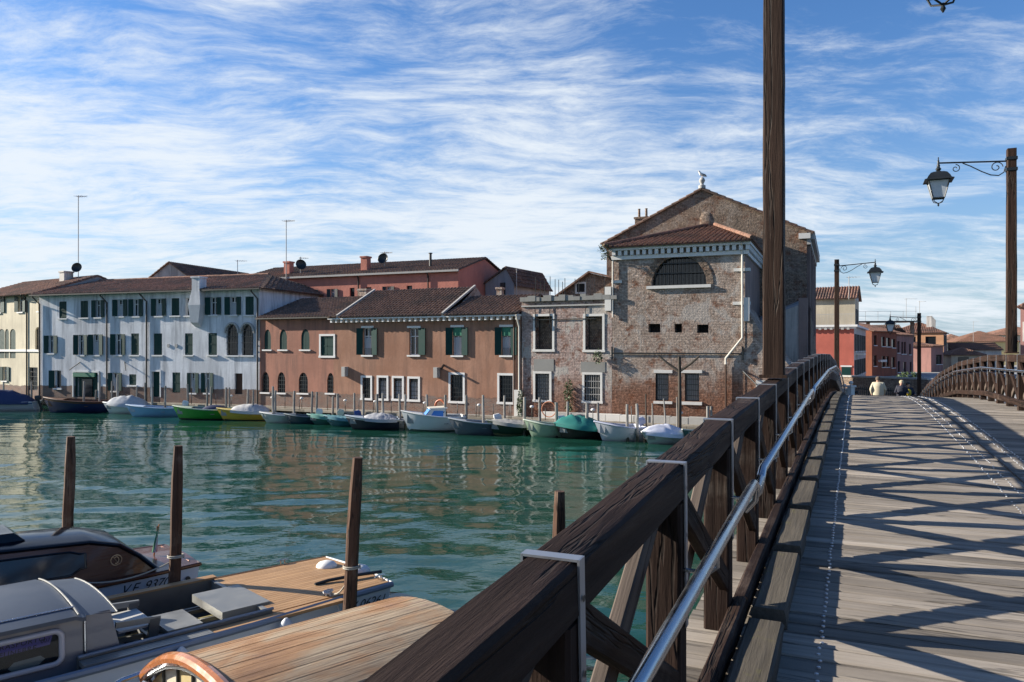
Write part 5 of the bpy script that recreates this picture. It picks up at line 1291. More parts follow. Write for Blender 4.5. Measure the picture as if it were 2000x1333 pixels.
# ------------------------------------------------------------------ small boats
def outboard(par, x, z, col, tilt=0, s=1.0):
    m = MB()
    m.hexa([(-.20,-.11,.10),(.12,-.12,.10),(.12,.12,.10),(-.20,.11,.10),(-.26,-.13,.30),(.14,-.14,.34),(.14,.14,.34),(-.26,.13,.30)]); m.hexa([(-.26,-.13,.302),(.14,-.14,.342),(.14,.14,.342),(-.26,.13,.302),(-.20,-.09,.44),(.08,-.09,.50),(.08,.09,.50),(-.20,.09,.44)])
    o = m.build('outboard_motor', paint(col, .4), par, smooth=True); o.location = (x, 0, z); o.rotation_euler = (0, tilt, 0); o.scale = (s, s, s)
    MB().box(-.09,.05,-.05,.05,-.75,.13).box(-.22,.09,-.03,.03,-.80,-.755).build('leg', MT['iron'], o)
def boat(bx, wl, sx_, label, hull, beam=1.7, fb=.55, inner=(.25,.26,.26), cover=None, coverh=.35, c0=.05, c1=.92, heading=None, motor=None, stripe=None, rim=None, rake=.45, cabin=None, deckc=None, boot=None, flare=.72, coverm=None):
    bow = PZ(bx, wl, 0)
    hd = Vector(heading or (-.975, -.22)); hd = hd.normalized()
    a = (sx_-1000)/F; # stern on the photo column sx_
    L = (a*bow.y-bow.x)/(-hd.x+a*hd.y)
    ctr = bow-Vector((hd.x, hd.y, 0))*L
    t = thing('moored_boat', label, 'boat', (ctr.x, ctr.y, 0), math.atan2(hd.y, hd.x), 'boats moored at the quay')
    N = 14; S = []
    for i in range(N+1):
        f = i/N; hb = beam/2*(.86+.14*min(1, f/.35) if f < .42 else max(.02, (1-((f-.42)/.58)**2.3)))
        sz = fb*(1+.42*f*f-.05*math.sin(math.pi*f)); xt = L*f+rake*f**3
        S.append((f, hb, sz, xt))
    def sec(i, y_sgn):
        f, hb, sz, xt = S[i]; kd = -.18*(1-f**4)
        xl = L*f; return [(xl-.02*f, 0, kd), (xl+rake*f**3*.1, y_sgn*hb*.48*(1-f**6*.5), kd*.35+.02), (xl+rake*f**3*.35, y_sgn*hb*flare, sz*.32), (xl+rake*f**3*.72, y_sgn*hb*(flare+1)/2, sz*.68), (xt, y_sgn*hb, sz)]
    h = MB()
    for sg in (1, -1):
        h.grid([sec(i, sg) for i in range(N+1)], flip=(sg > 0))
    tr = sec(0, 1); tl = sec(0, -1); h.poly(tr+tl[::-1][:-1])
    mats = [paint(hull, .5)]
    h.build('hull', mats, t, smooth=True, angle=40)
    if boot:
        bb = MB()
        for sg in (1, -1):
            P_ = []
            for i in range(N+1):
                s_ = sec(i, sg); q = [Vector(s_[k]) for k in range(5)]; P_.append([q[1]*1.0+Vector((.004,sg*.006,0)), q[1].lerp(q[2], .42)+Vector((.004,sg*.008,0))])
            bb.grid(P_, flip=(sg > 0))
        bb.build('boot_stripe', paint(boot, .5), t)
    if stripe:
        bb = MB()
        for sg in (1, -1):
            P_ = []
            for i in range(N+1):
                s_ = sec(i, sg); q3, q4 = Vector(s_[3]), Vector(s_[4]); P_.append([q3.lerp(q4, .45)+Vector((.003,sg*.007,0)), q3.lerp(q4, .8)+Vector((.003,sg*.007,0))])
            bb.grid(P_, flip=(sg > 0))
        bb.build('side_stripe', paint(stripe, .4), t)
    g = MB()
    edge = [(S[i][3], S[i][1], S[i][2]+.01) for i in range(N+1)]+[(S[i][3], -S[i][1], S[i][2]+.01) for i in range(N, -1, -1)]
    g.tube(edge+[edge[0]], .04, 6, cap=False); g.build('gunwale', paint(rim or (.6,.6,.58), .45), t, smooth=True)
    fl = MB(); ins = []
    for i in range(N): f, hb, sz, xt = S[i]; ins.append([(xt, hb*.93, sz-.02), (xt, hb*.6, sz*.45), (xt, -hb*.6, sz*.45), (xt, -hb*.93, sz-.02)])
    fl.grid(ins, flip=True); fl.build('inside', paint(inner, .7), t)
    k0 = 10
    fd = MB(); fd.grid([[(S[i][3], S[i][1]*.97*v, S[i][2]+.012+.04*(1-v*v)) for v in (-1,-.5,0,.5,1)] for i in range(k0, N+1)], flip=False); fd.build('foredeck', paint(deckc or rim or (.6,.6,.58), .5), t, smooth=True)
    if not cover or c0 > .3:
        MB().box(L*.32,L*.32+.22,-S[4][1]*.85,S[4][1]*.85,S[4][2]*.55,S[4][2]*.55+.05).build('thwart', paint(tuple(x*.8 for x in inner), .7), t)
    if cover:
        cm = coverm or simple('tarp_%d' % int(bx+100), cover, .8, 0, .18, scale=2.5); P_ = []; rr = random.Random(int(bx*7))
        n = 22
        for i in range(n+1):
            f = c0+(c1-c0)*i/n; x = f*N; i0 = min(N-1, int(x)); w = x-i0
            hb = S[i0][1]*(1-w)+S[i0+1][1]*w; sz = S[i0][2]*(1-w)+S[i0+1][2]*w; xt = S[i0][3]*(1-w)+S[i0+1][3]*w
            e = math.sin(math.pi*min(1, max(0, i/n)))**.55; row = []
            for v in np.linspace(-1, 1, 13):
                zz = sz+.03+coverh*e*(1-abs(v)**1.5)*(1+.16*mnoise.noise((i*.35+bx, v*1.3, 0)))+.05*abs(mnoise.noise((i*.5, v*3.5+bx, 2)))*e+.018*rr.uniform(-1,1)
                row.append((xt, v*(hb+.045), zz))
            row = [(xt, -(hb+.06), sz-.13)]+row+[(xt, hb+.06, sz-.13)]
            P_.append(row)
        m = MB(); m.grid(P_, flip=False); m.build('cover', cm, t, smooth=True, angle=50)
    if cabin: cabin(t, L, S)
    if motor: outboard(t, -.12, S[0][2]-.02, motor, R(random.Random(int(bx)).choice([0, 18, 25])))
    return t
def cab_cruiser(t, L, S):
    m = MB(); x0, x1 = L*.36, L*.66; z0 = .62; w = .62
    m.hexa([(x0,-w,z0),(x1+.35,-w*.85,z0),(x1+.35,w*.85,z0),(x0,w,z0),(x0,-w*.92,z0+.62),(x1-.1,-w*.75,z0+.60),(x1-.1,w*.75,z0+.60),(x0,w*.92,z0+.62)])
    c = m.build('cabin', paint((.62,.61,.57), .4), t)
    MB().hexa([(x0-.1,-w,z0+.625),(x1-.02,-w*.8,z0+.605),(x1-.02,w*.8,z0+.605),(x0-.1,w,z0+.625),(x0-.1,-w*.9,z0+.69),(x1-.02,-w*.7,z0+.66),(x1-.02,w*.7,z0+.66),(x0-.1,w*.9,z0+.69)]).build('cabin_roof', paint((.66,.62,.52), .5), c)
    MB().hexa([(x1+.345,-w*.82,z0+.06),(x1+.36,-w*.82,z0+.06),(x1+.36,w*.82,z0+.06),(x1+.345,w*.82,z0+.06),(x1-.08,-w*.74,z0+.57),(x1-.04,-w*.74,z0+.57),(x1-.04,w*.74,z0+.57),(x1-.08,w*.74,z0+.57)]).build('windscreen_cover', paint((.03,.18,.55), .6), c)
    for sg in (1, -1):
        y = sg*(w*.93); MB().hexa([(x1-.75,y-.03,z0+.18),(x1-.02,y*.90-.03,z0+.14),(x1-.02,y*.90+.03,z0+.14),(x1-.75,y+.03,z0+.18),(x1-.75,y*.97-.03,z0+.5),(x1-.26,y*.9-.03,z0+.5),(x1-.26,y*.9+.03,z0+.5),(x1-.75,y*.97+.03,z0+.5)]).build('side_cover', paint((.03,.18,.55), .6), c)
        MB().box(x0+.2,x1-.95,y-.012 if sg > 0 else y-.004,y+.004 if sg > 0 else y+.012,z0+.2,z0+.46).build('side_window', MT['glass'], c)
def navy_tent(t, L, S):
    m = MB(); P_ = []
    for i in range(9):
        f = i/8; x = L*(.12+.5*f); hgt = .35*math.sin(math.pi*min(1, f*.9+.1))**.6; w = .62
        P_.append([(x, w*math.cos(a), .55+hgt*math.sin(a)) for a in np.linspace(0, math.pi, 9)])
    m.grid(P_); m.poly(P_[0]); m.poly(P_[-1][::-1]); m.build('canopy', paint((.018,.026,.07), .6), t, smooth=True)
BT = [
 (-75, 803, 72, 'white boat under a navy tent with a blue side stripe beside the cream house', (.55,.58,.62), dict(cover=(.016,.03,.09), coverh=.85, motor=(.02,.02,.02), stripe=(.06,.13,.35), beam=2.1, fb=.6)),
 (99, 806, 216, 'dark blue barge with brown upper planking below the green door of the white house', (.012,.022,.075), dict(fb=.75, beam=2.2, stripe=(.10,.045,.025), rim=(.17,.075,.04), inner=(.12,.055,.03), deckc=(.16,.08,.045))),
 (215, 808, 292, 'white boat under a pale grey tarpaulin beside the light blue boat', (.55,.58,.60), dict(cover=(.36,.38,.40), coverh=.6, beam=1.9)),
 (260, 814, 357, 'light blue open boat between two mooring poles', (.20,.38,.60), dict(rim=(.45,.55,.68), inner=(.35,.40,.48), motor=(.55,.56,.58))),
 (352, 820, 455, 'bright green boat with a navy canopy before the white house', (.03,.26,.035), dict(cabin=navy_tent, rim=(.42,.50,.36), deckc=(.4,.46,.36), boot=(.02,.02,.02), beam=1.9, fb=.62)),
 (438, 822, 532, 'yellow boat under a grey tarpaulin next to the green boat', (.52,.36,.05), dict(cover=(.42,.42,.41), coverh=.42, c1=.78, rim=(.55,.42,.12), boot=(.03,.03,.02))),
 (522, 826, 576, 'small white flat boat below the salmon annex', (.45,.48,.46), dict(beam=1.4, fb=.45, inner=(.35,.36,.33))),
 (570, 828, 618, 'dark blue green boat with a white motor hood below the salmon annex', (.02,.05,.075), dict(beam=1.4, fb=.42, motor=(.55,.55,.55), rim=(.05,.09,.12), inner=(.05,.07,.09))),
 (615, 829, 660, 'sea green decked boat with cream outboard below the last arched window', (.04,.14,.12), dict(beam=1.4, fb=.42, cover=(.10,.27,.23), coverh=.08, motor=(.55,.50,.38), rim=(.12,.27,.24))),
 (648, 832, 697, 'teal boat with blue motor hood left of the long navy boat', (.02,.11,.15), dict(beam=1.4, fb=.42, motor=(.02,.05,.20), rim=(.10,.25,.30), inner=(.06,.16,.18), cover=(.08,.22,.26), coverh=.06)),
 (690, 839, 778, 'navy boat with white stripe and grey covers below the four small windows', (.012,.018,.035), dict(stripe=(.5,.52,.54), rim=(.36,.42,.48), cover=(.33,.34,.36), coverh=.28, c1=.7, beam=1.8)),
 (762, 836, 800, 'small white boat half hidden behind the cabin cruiser', (.42,.45,.48), dict(beam=1.3, fb=.42)),
 (800, 843, 905, 'white cabin boat with bright blue windscreen covers', (.60,.62,.63), dict(cabin=cab_cruiser, fb=.78, beam=2.0, rim=(.62,.62,.60), deckc=(.6,.6,.58), boot=(.05,.08,.06), c0=.0)),
 (893, 849, 970, 'slate grey open boat between the cabin boat and the dark green boat', (.085,.105,.135), dict(rim=(.32,.35,.38), inner=(.16,.17,.18), motor=(.55,.56,.58), fb=.6)),
 (967, 850, 1042, 'dark green boat under a long pale grey canvas', (.010,.040,.022), dict(cover=(.30,.30,.28), coverh=.16, rim=(.20,.22,.2), boot=(.10,.11,.05))),
 (1040, 854, 1094, 'pale green open boat with a white motor hood before the ruin', (.30,.40,.29), dict(motor=(.55,.56,.58), rim=(.48,.54,.44), inner=(.3,.34,.28), fb=.62)),
 (1100, 857, 1172, 'dark boat under a crumpled teal tarpaulin before the ruin', (.012,.014,.016), dict(cover=(.012,.17,.145), coverh=.52, c0=.0, c1=.99, beam=1.9, rim=(.02,.16,.15))),
 (1178, 861, 1250, 'white motor boat with a striped outboard before the church', (.48,.50,.55), dict(motor=(.35,.38,.50), rim=(.48,.50,.60), inner=(.36,.37,.40), fb=.66, beam=1.8)),
 (1268, 868, 1330, 'small boat under a taut white cover before the church', (.44,.48,.47), dict(cover=(.62,.63,.70), coverh=.42, c0=.0, c1=.97, heading=(-.86,-.5), fb=.42)),
 (1345, 868, 1400, 'grey green dinghy with a small motor nearest the bridge', (.06,.13,.12), dict(heading=(-.80,-.6), motor=(.30,.32,.28), rim=(.40,.42,.38), inner=(.4,.41,.36), fb=.5, beam=1.5)),
]
for (bx, wl_, sx_, lab, hull, kw) in BT: boat(bx, wl_, sx_, lab, hull, **kw)

# ------------------------------------------------------------------ foreground boats and poles
FWD = Vector((-.725, -.688)); BANG = math.atan2(FWD.y, FWD.x)
MT['teak'] = wood('teak_strip', (.30,.165,.075), (.52,.32,.16), (.8,16,16), .55, .3, .3, crack=False, rndv=.15)
MT['mahogany'] = wood('varnished_mahogany', (.045,.013,.006), (.16,.055,.022), (.5,12,12), .3, .05, .3, coat=.35, crack=False, rndv=.0)
MT['trim_varnish'] = simple('varnished_trim', (.38,.13,.03), .25, 0, .3, scale=9, coat=.8)
MT['black_gloss'] = simple('black_gloss', (.005,.006,.010), .14, 0, .05, spec=.35)
MT['grey_paint'] = simple('grey_boat_paint', (.115,.115,.13), .38, 0, .12, coat=.3)
MT['roof_paint'] = simple('blue_grey_roof', (.05,.064,.088), .5, 0, .3, scale=1.5)
MT['alu'] = simple('brushed_aluminium', (.27,.27,.255), .5, .6, .25, scale=3)
MT['alu_d'] = simple('dull_aluminium', (.13,.13,.125), .5, .55, .25, scale=3)
MT['white_hull'] = simple('white_hull', (.50,.54,.60), .22, 0, .06, coat=.6)
MT['rub'] = simple('blue_grey_rubber', (.13,.16,.21), .4, 0, .12)
def weathered():
    m = Mat('weathered_varnish'); o = m.obj(); g = m.noise(m.obj((1.0,42,42)), 1.3, 9, .74, .15); big = m.noise(m.obj((.8,1.5,1)), 1.1, 5, .6, .4); b2 = m.noise(m.obj((.7,2.2,1), loc=(3,7,0)), 1.6, 4, .6)
    c = m.ramp(g, [(.28, (.06,.045,.033)), (.44, (.25,.185,.12)), (.60, (.44,.34,.225)), (.78, (.60,.51,.37))])
    v = m.ramp(g, [(.25, (.10,.045,.02)), (.55, (.38,.20,.085)), (.8, (.56,.34,.16))])
    c = m.mix(m.mr(big, .40, .58, 0, .92), c, v)
    c = m.mix(m.mr(b2, .56, .72, 0, .55), c, (.20,.13,.11))
    m.set(Base_Color=c, Roughness=m.mr(big, .45, .65, .75, .35)); m.bump(g, 1.0, .012); return m.m
MT['weathered'] = weathered()
def text_on(par, s, size, pos, mat, name='lettering', shear=.35, axis='side', spacing=1.0):
    cu = bpy.data.curves.new('txt', 'FONT'); cu.body = s; cu.size = size; cu.shear = shear; cu.extrude = .001; cu.space_character = spacing; cu.align_x = 'CENTER'
    ob = bpy.data.objects.new('txt', cu); COL.objects.link(ob); bpy.context.view_layer.update()
    me = bpy.data.meshes.new_from_object(ob.evaluated_get(bpy.context.evaluated_depsgraph_get())); bpy.data.objects.remove(ob)
    me.materials.clear(); me.materials.append(mat)
    o = link(name, me, par); 
    # facing local +y: right = -x, up = z
    M_ = Matrix(((-1,0,0,pos[0]), (0,0,1,pos[1]), (0,1,0,pos[2]), (0,0,0,1))); o.matrix_basis = M_
    return o
def cleat(par, x, y, z, a=0):
    m = MB().tube([(-.11,0,.05), (-.06,0,.065), (.06,0,.065), (.11,0,.05)], .012, 6).tube([(-.04,0,0), (-.04,0,.06)], .013, 6).tube([(.04,0,0), (.04,0,.06)], .013, 6)
    o = m.build('cleat', MT['steel'], par, smooth=True); o.location = (x, y, z); o.rotation_euler = (0, 0, a)
def hull_shell(par, stations, mat, name='hull', topinset=None):
    """stations: (x, y_far, y_near, z_top, bottom_factor); flared sides, flat bottom under water"""
    b = MB(); P_ = []
    for (x, yf, yn, zt, k, xr) in stations:
        m = (yf+yn)/2; row = []
        for (f, z) in ((1, zt), (.5*(1+k)+.02, zt*.55), (k, .02), (k*.9, -.35)):
            row.append((x+xr*(zt-z), m+(yf-m)*f, z))
        row += [(p[0], m+(yn-m)*((p[1]-m)/(yf-m)), p[2]) for p in row[::-1]]
        P_.append(row)
    b.grid(P_); b.poly(P_[0]); b.poly(P_[-1][::-1])
    return b.build(name, mat, par, smooth=True, angle=30)

# -- funeral work boat
wb = thing('work_boat', 'grey open work boat with teak stern deck, steel trays and a grey cabin', 'boat', (-2.75, 13.6, 0), BANG)
DZ = .58
hull_shell(wb, [(0,-1.08,1.08,DZ,.86,.10), (1.0,-1.14,1.16,DZ,.88,0), (2.5,-1.18,1.32,DZ-.02,.9,0), (4.5,-1.2,1.42,DZ-.03,.9,0), (7,-1.2,1.42,DZ,.85,0), (8.6,-.9,1.1,DZ+.1,.7,0), (9.6,-.1,.3,DZ+.2,.5,0)], MT['white_hull'])
edge = [(0,1.09), (1.0,1.17), (2.5,1.33), (4.5,1.43), (7,1.43), (8.6,1.11)]
MB().tube([(x, y, DZ-.02) for x, y in edge], .05, 8).build('rubbing_strake', MT['rub'], wb, smooth=True)
MB().tube([(x, y, DZ-.02) for x, y in [(0,-1.09),(1.0,-1.15),(2.5,-1.19),(4.5,-1.21),(7,-1.21),(8.6,-.91)]], .045, 8).build('rubbing_strake', MT['teak'], wb, smooth=True)
MB().tube([(-.01,-1.08,DZ), (-.05,-.5,DZ+.01), (-.06,0,DZ+.015), (-.05,.5,DZ+.01), (-.01,1.08,DZ)], .02, 8).build('transom_rim', MT['trim'], wb, smooth=True)
# teak stern deck, strip by strip
n = 26
for k in range(n):
    y0 = -1.04+2.08*k/n; y1 = -1.04+2.08*(k+1)/n-.008
    cr = lambda y: DZ+.012+.03*(1-(y/1.1)**2)
    MB().hexa([(.03,y0,DZ-.03),(2.12,y0*1.06,DZ-.03),(2.12,y1*1.06,DZ-.03),(.03,y1,DZ-.03),(.03,y0,cr(y0)),(2.12,y0*1.06,cr(y0)),(2.12,y1*1.06,cr(y1)),(.03,y1,cr(y1))]).build('teak_plank', MT['teak'], wb)
for k in range(4):
    y0 = 1.13+.055*k
    MB().hexa([(.9,y0-.02,DZ-.03),(3.1,y0,DZ-.03),(3.1,y0+.05,DZ-.03),(.9,y0+.03,DZ-.03),(.9,y0-.02,DZ+.012),(3.1,y0,DZ+.012),(3.1,y0+.05,DZ+.012),(.9,y0+.03,DZ+.012)]).build('side_deck_plank', MT['teak'], wb)
    MB().box(3.1,4.7,y0+.005,y0+.05,DZ-.03,DZ+.03).build('tread_strip', MT['alu'], wb)
def dome(x, y):
    MB().lathe([(.185,0),(.18,.03),(.14,.075),(.07,.10),(.01,.108)], 18, (x, y, DZ+.03)).build('vent_dome', MT['trim'], wb, smooth=True)
P_ = lambda px, py, z: (lambda w: ((w.x+2.75)*FWD.x+(w.y-13.6)*FWD.y, (w.x+2.75)*(-FWD.y)+(w.y-13.6)*FWD.x))(PZ(px, py, z))
for q in ((638, 1106), (702, 1114)): dome(*P_(q[0], q[1], DZ+.04))
a = P_(615, 1142, DZ+.05); c = P_(745, 1120, DZ+.05)
MB().tube([(a[0],a[1],DZ+.05), (a[0]*.8+c[0]*.2,a[1]*.8+c[1]*.2-.03,DZ+.07), ((a[0]+c[0])/2,(a[1]+c[1])/2,DZ+.09), (c[0],c[1],DZ+.08)], .028, 8).build('lashing_bar', MT['iron'], wb, smooth=True)
q = P_(743, 1134, DZ); cleat(wb, q[0], q[1]-.02, DZ+.02, .1); q = P_(552, 1103, DZ); cleat(wb, q[0], q[1], DZ+.02)
q = P_(640, 1165, DZ)
kn = MB(); rs = random.Random(6)
for k in range(7):
    pts = [(q[0]+rs.uniform(-.10,.10), q[1]+rs.uniform(-.05,.05), DZ+.03+rs.uniform(0,.07)) for _ in range(5)]; kn.tube(pts, .010, 5)
kn.tube([(q[0],q[1],DZ+.06), (q[0]-.05,q[1]+.2,DZ-.08), (q[0]-.1,q[1]+.28,DZ-.3)], .010, 5); kn.build('rope_knot', paint((.55,.53,.5), .9), wb, smooth=True)
# hold: floor, inner walls, coamings
MB().box(2.16,4.62,-.98,1.02,.10,.13).build('hold_floor', MT['alu_d'], wb)
MB().box(2.13,4.7,-1.12,-1.0,.12,DZ+.06).build('coaming', MT['alu_d'], wb); MB().box(2.13,4.7,1.03,1.10,.12,DZ+.05).build('coaming', MT['alu_d'], wb)
MB().box(2.125,2.19,-.99,1.02,.12,DZ+.035).build('bulkhead', MT['alu'], wb)
MB().tube([(2.1,1.07,DZ+.065), (4.7,1.10,DZ+.065)], .022, 8).build('coaming_rail', MT['rub'], wb, smooth=True)
MB().bar((2.1,-1.06,DZ+.075), (4.7,-1.06,DZ+.075), .16, .03).build('coaming_cap', MT['teak'], wb)
# rails of the bier track
for y, m in ((-.42,'alu'), (-.30,'alu_d'), (.18,'alu'), (.62,'alu'), (.72,'alu_d')):
    MB().bar((2.2,y,.40), (4.6,y,.40), .045, .06).build('track_rail', MT[m], wb)
for y in (-.05, .40): MB().bar((2.2,y,.36), (4.6,y,.36), .03, .02).build('track_strip', paint((.42,.36,.16), .6), wb)
MB().box(2.2,4.6,.84,.90,.13,.50).build('track_side', MT['alu_d'], wb)
def tray(x0, x1, y0, y1, z, h, nm='steel_tray', m='alu', tilt=0):
    b = MB(); b.box(x0,x1,y0,y1,z,z+.02); b.box(x0,x0+.02,y0,y1,z-h,z-.001); b.box(x1-.02,x1,y0,y1,z-h,z-.001); b.box(x0+.021,x1-.021,y0,y0+.02,z-h,z-.001); b.box(x0+.021,x1-.021,y1-.02,y1,z-h,z-.001)
    return b.build(nm, MT[m], wb)
tray(1.98,2.72,-.42,.72,.62,.10)
for x, y in ((2.05,.62), (2.05,-.3), (2.6,.62), (2.6,-.3)): MB().box(x,x+.04,y,y+.04,.42,.52).build('tray_leg', MT['alu_d'], wb)
tray(2.92,3.42,-.28,.52,.47,.07)
# slatted seat frame by the cabin
for y in (-.42, .48):
    MB().hexa([(3.62,y,.14),(3.72,y,.14),(3.72,y+.06,.14),(3.62,y+.06,.14),(3.52,y,.72),(3.66,y,.72),(3.66,y+.06,.72),(3.52,y+.06,.72)]).build('seat_end', MT['alu_d'], wb)
    MB().bar((3.52,y+.03,.70), (4.1,y+.03,.74), .05, .08).build('seat_arm', MT['alu'], wb)
MB().box(3.56,4.05,-.36,.47,.60,.63).build('seat_top', paint((.46,.45,.42), .7), wb)
MB().box(3.60,3.64,-.36,.48,.28,.44).build('seat_rail', MT['alu'], wb); MB().box(3.66,3.70,-.36,.48,.14,.24).build('seat_rail', MT['alu'], wb)
# cabin
ca = MB(); y0, y1 = -1.0, 1.02; zt = 1.13
def ring(x, ins=0.0): return [(x,y0,.45), (x,y0+.04,zt), (x,y1-.05,zt), (x,y1,.45)]
def sidewall(y, yt, sg, holes):
    pass
wx0, wx1, wz0, wz1 = 4.86, 6.5, .60, 1.00
fy = lambda z: y1-.05*(z-.45)/(zt-.45)
for (xa, xb, za, zb) in ((4.62,wx0,.45,zt), (wx1,8.2,.45,zt), (wx0,wx1,.45,wz0), (wx0,wx1,wz1,zt)):
    ca.quad((xb,fy(za),za), (xa,fy(za),za), (xa,fy(zb),zb), (xb,fy(zb),zb))
ca.quad((4.62,y0,.45), (8.2,y0,.45), (8.2,y0+.04,zt), (4.62,y0+.04,zt)); ca.quad((4.62,y1,.45), (4.62,y0,.45), (4.62,y0+.04,zt), (4.62,y1-.05,zt)); ca.quad((8.2,y0,.45), (8.2,y1,.45), (8.2,y1-.05,zt), (8.2,y0+.04,zt))
cab = ca.build('cabin', MT['grey_paint'], wb)
MB().poly([(4.612,y1+.004,.45), (4.16,y1+.02,.45), (4.30,y1-.03,1.11), (4.612,y1-.045,1.11)]).poly([(4.16,y1-.02,.45), (4.612,y1-.03,.45), (4.612,y1-.085,1.11), (4.30,y1-.07,1.11)]).quad((4.16,y1+.02,.45), (4.16,y1-.02,.45), (4.30,y1-.07,1.11), (4.30,y1-.03,1.11)).build('wing_panel', MT['grey_paint'], cab)
MB().tube([(4.60,y1+.012,.46), (4.60,y1-.03,1.12)], .014, 6).build('corner_bead', MT['steel'], cab, smooth=True)
def roofz(y): return zt+.02+.09*(1-((y-.01)/1.06)**2)
rfp = [[(x, yy, roofz(yy)+(0 if 4.7 < x < 8.1 else -.035)) for yy in np.linspace(-1.05, 1.06, 17)] for x in (4.60, 4.64, 4.72, 5.5, 6.5, 8.1, 8.25)]
r = MB(); r.grid(rfp); r.grid([[(p[0], p[1], p[2]-.05) for p in row] for row in rfp], flip=True)
for row in (rfp[0], rfp[-1]): r.grid([row, [(p[0], p[1], p[2]-.05) for p in row]])
for k in (0, -1): r.grid([[row[k], (row[k][0], row[k][1], row[k][2]-.05)] for row in rfp])
r.build('cabin_roof', MT['roof_paint'], cab, smooth=True, angle=40)
vz = lambda y: roofz(y)-.045
vs_ = [[(x, yy, vz(yy)-(4.60-x)*.10) for yy in np.linspace(-1.0, 1.0, 13)] for x in (4.22, 4.4, 4.598)]
MB().grid(vs_).build('visor', MT['roof_paint'], cab, smooth=True)
MB().tube([(4.22, yy, vz(yy)-.036) for yy in np.linspace(-1.0, 1.0, 13)], .010, 6).build('visor_edge', MT['alu'], cab, smooth=True)
MB().tube([(4.68, yy, roofz(yy)+.004) for yy in np.linspace(-1.03, 1.04, 17)], .011, 6).build('roof_moulding', MT['alu'], cab, smooth=True)
MB().tube([(4.68+.25*k, .80, roofz(.80)+.006) for k in range(14)], .012, 6).build('grab_rail', MT['steel'], cab, smooth=True)
MB().box(4.36,4.48,y1-.24,y1-.12,1.02,1.10).build('loudspeaker', MT['iron'], cab)
# window: rounded light frame, tinted glass, banner behind
fr = MB(); pts = []; rr = .09
for (cx, cz, a0) in ((wx1-rr,wz1-rr,0), (wx0+rr,wz1-rr,90), (wx0+rr,wz0+rr,180), (wx1-rr,wz0+rr,270)):
    for k in range(6): a = R(a0+k*18); pts.append((cx+rr*math.cos(a), fy(cz)+.012, cz+rr*math.sin(a)))
fr.tube(pts+[pts[0]], .035, 8, cap=False); wf = fr.build('window', paint((.40,.37,.38), .4), cab, smooth=True)
gm = Mat('tinted_glass'); gm.set(Base_Color=(.02,.025,.03), Roughness=.04, IOR=1.45); gm.b.inputs['Transmission Weight'].default_value = .0; gm.b.inputs['Alpha'].default_value = .35
MB().quad((wx1,fy(wz0)+.002,wz0), (wx0,fy(wz0)+.002,wz0), (wx0,fy(wz1)+.002,wz1), (wx1,fy(wz1)+.002,wz1)).build('pane', gm.m, wf)
MB().quad((wx1,.60,.5), (wx0-.1,.60,.5), (wx0-.1,.60,1.1), (wx1,.60,1.1)).build('dark_lining', MT['dark'], wf)
bn = MB().quad((wx1,.955,.79), (wx0+.12,.955,.84), (wx0+.08,.955,.985), (wx1,.955,.965)).build('banner', paint((.10,.075,.34), .7), wf)
text_on(cab, 'TRASPORTO', .085, (5.30, .960, .905), MT['dark'], shear=.1, spacing=1.15); text_on(cab, 'FUNEBRE', .085, (5.32, .960, .815), MT['dark'], shear=.1, spacing=1.15); text_on(cab, '007', .07, (5.03, .960, .88), MT['dark'], shear=.1)
MB().poly([(5.42,.952,.66), (5.36,.952,.72), (5.08,.952,.73), (5.03,.952,.68), (5.10,.952,.62), (5.38,.952,.615)][::-1]).build('notice_sticker', paint((.16,.20,.20), .6), wf)
text_on(wb, 'RV 06261', .20, (.55, 1.105, .30), MT['iron'], shear=.4)
# flag staff
st = MB(); q = P_(697, 1100, DZ)
fx, fyy = .10, .12
st.tube([(fx,fyy,DZ), (fx-.05,fyy,DZ+.62)], .014, 7); fs = st.build('flag_staff', MT['pole_brown'], wb, smooth=True)
def furled(par, x, y, z, mats, hgt):
    for k, m in enumerate(mats):
        P2 = []
        for i in range(9):
            f = i/8; a0 = -.5+k*.9
            P2.append([(x-.05*f+.04*math.cos(a0+t*1.4+f*2)*(1.1-f*.6), y+.04*math.sin(a0+t*1.4+f*2)*(1.1-f*.6), z+hgt*f) for t in (0,.4,.8,1.2)])
        MB().grid(P2).build('flag', m, par, smooth=True)
furled(fs, fx, fyy, DZ+.08, [MT['green_flag'], MT['white_flag'], MT['green_flag']], .50)

# -- water taxi
tx = thing('water_taxi', 'white hulled water taxi with varnished mahogany cabin and glossy black roof', 'boat', (-6.2, 14.4, 0), BANG); TD = .64
hull_shell(tx, [(0,-.86,.88,TD,.9,.12), (1.0,-.98,1.0,TD,.9,0), (2.5,-1.08,1.08,TD,.9,0), (5,-1.1,1.1,TD+.05,.85,0), (7,-.8,.8,TD+.15,.7,0), (8.4,-.05,.05,TD+.28,.4,0)], MT['white_hull'])
MB().tube([(-.01,.0,TD), (0,.89,TD-.01), (1.0,1.01,TD-.01), (2.5,1.09,TD-.01), (5,1.11,TD+.04), (7,.81,TD+.14)], .035, 8).tube([(-.01,0,TD), (0,-.87,TD-.01), (1,-.99,TD-.01), (2.5,-1.09,TD-.01), (5,-1.11,TD+.04), (7,-.81,TD+.14)], .035, 8).build('rubbing_strake', MT['mahogany'], tx, smooth=True)
dk = MB(); dk.grid([[(x, w*v, TD+.01+.05*(1-v*v)) for v in np.linspace(-1, 1, 9)] for x, w in ((.0,.86), (1.0,.98), (2.5,1.06), (5,1.07), (7,.78))]); dk.build('deck', MT['mahogany'], tx, smooth=True)
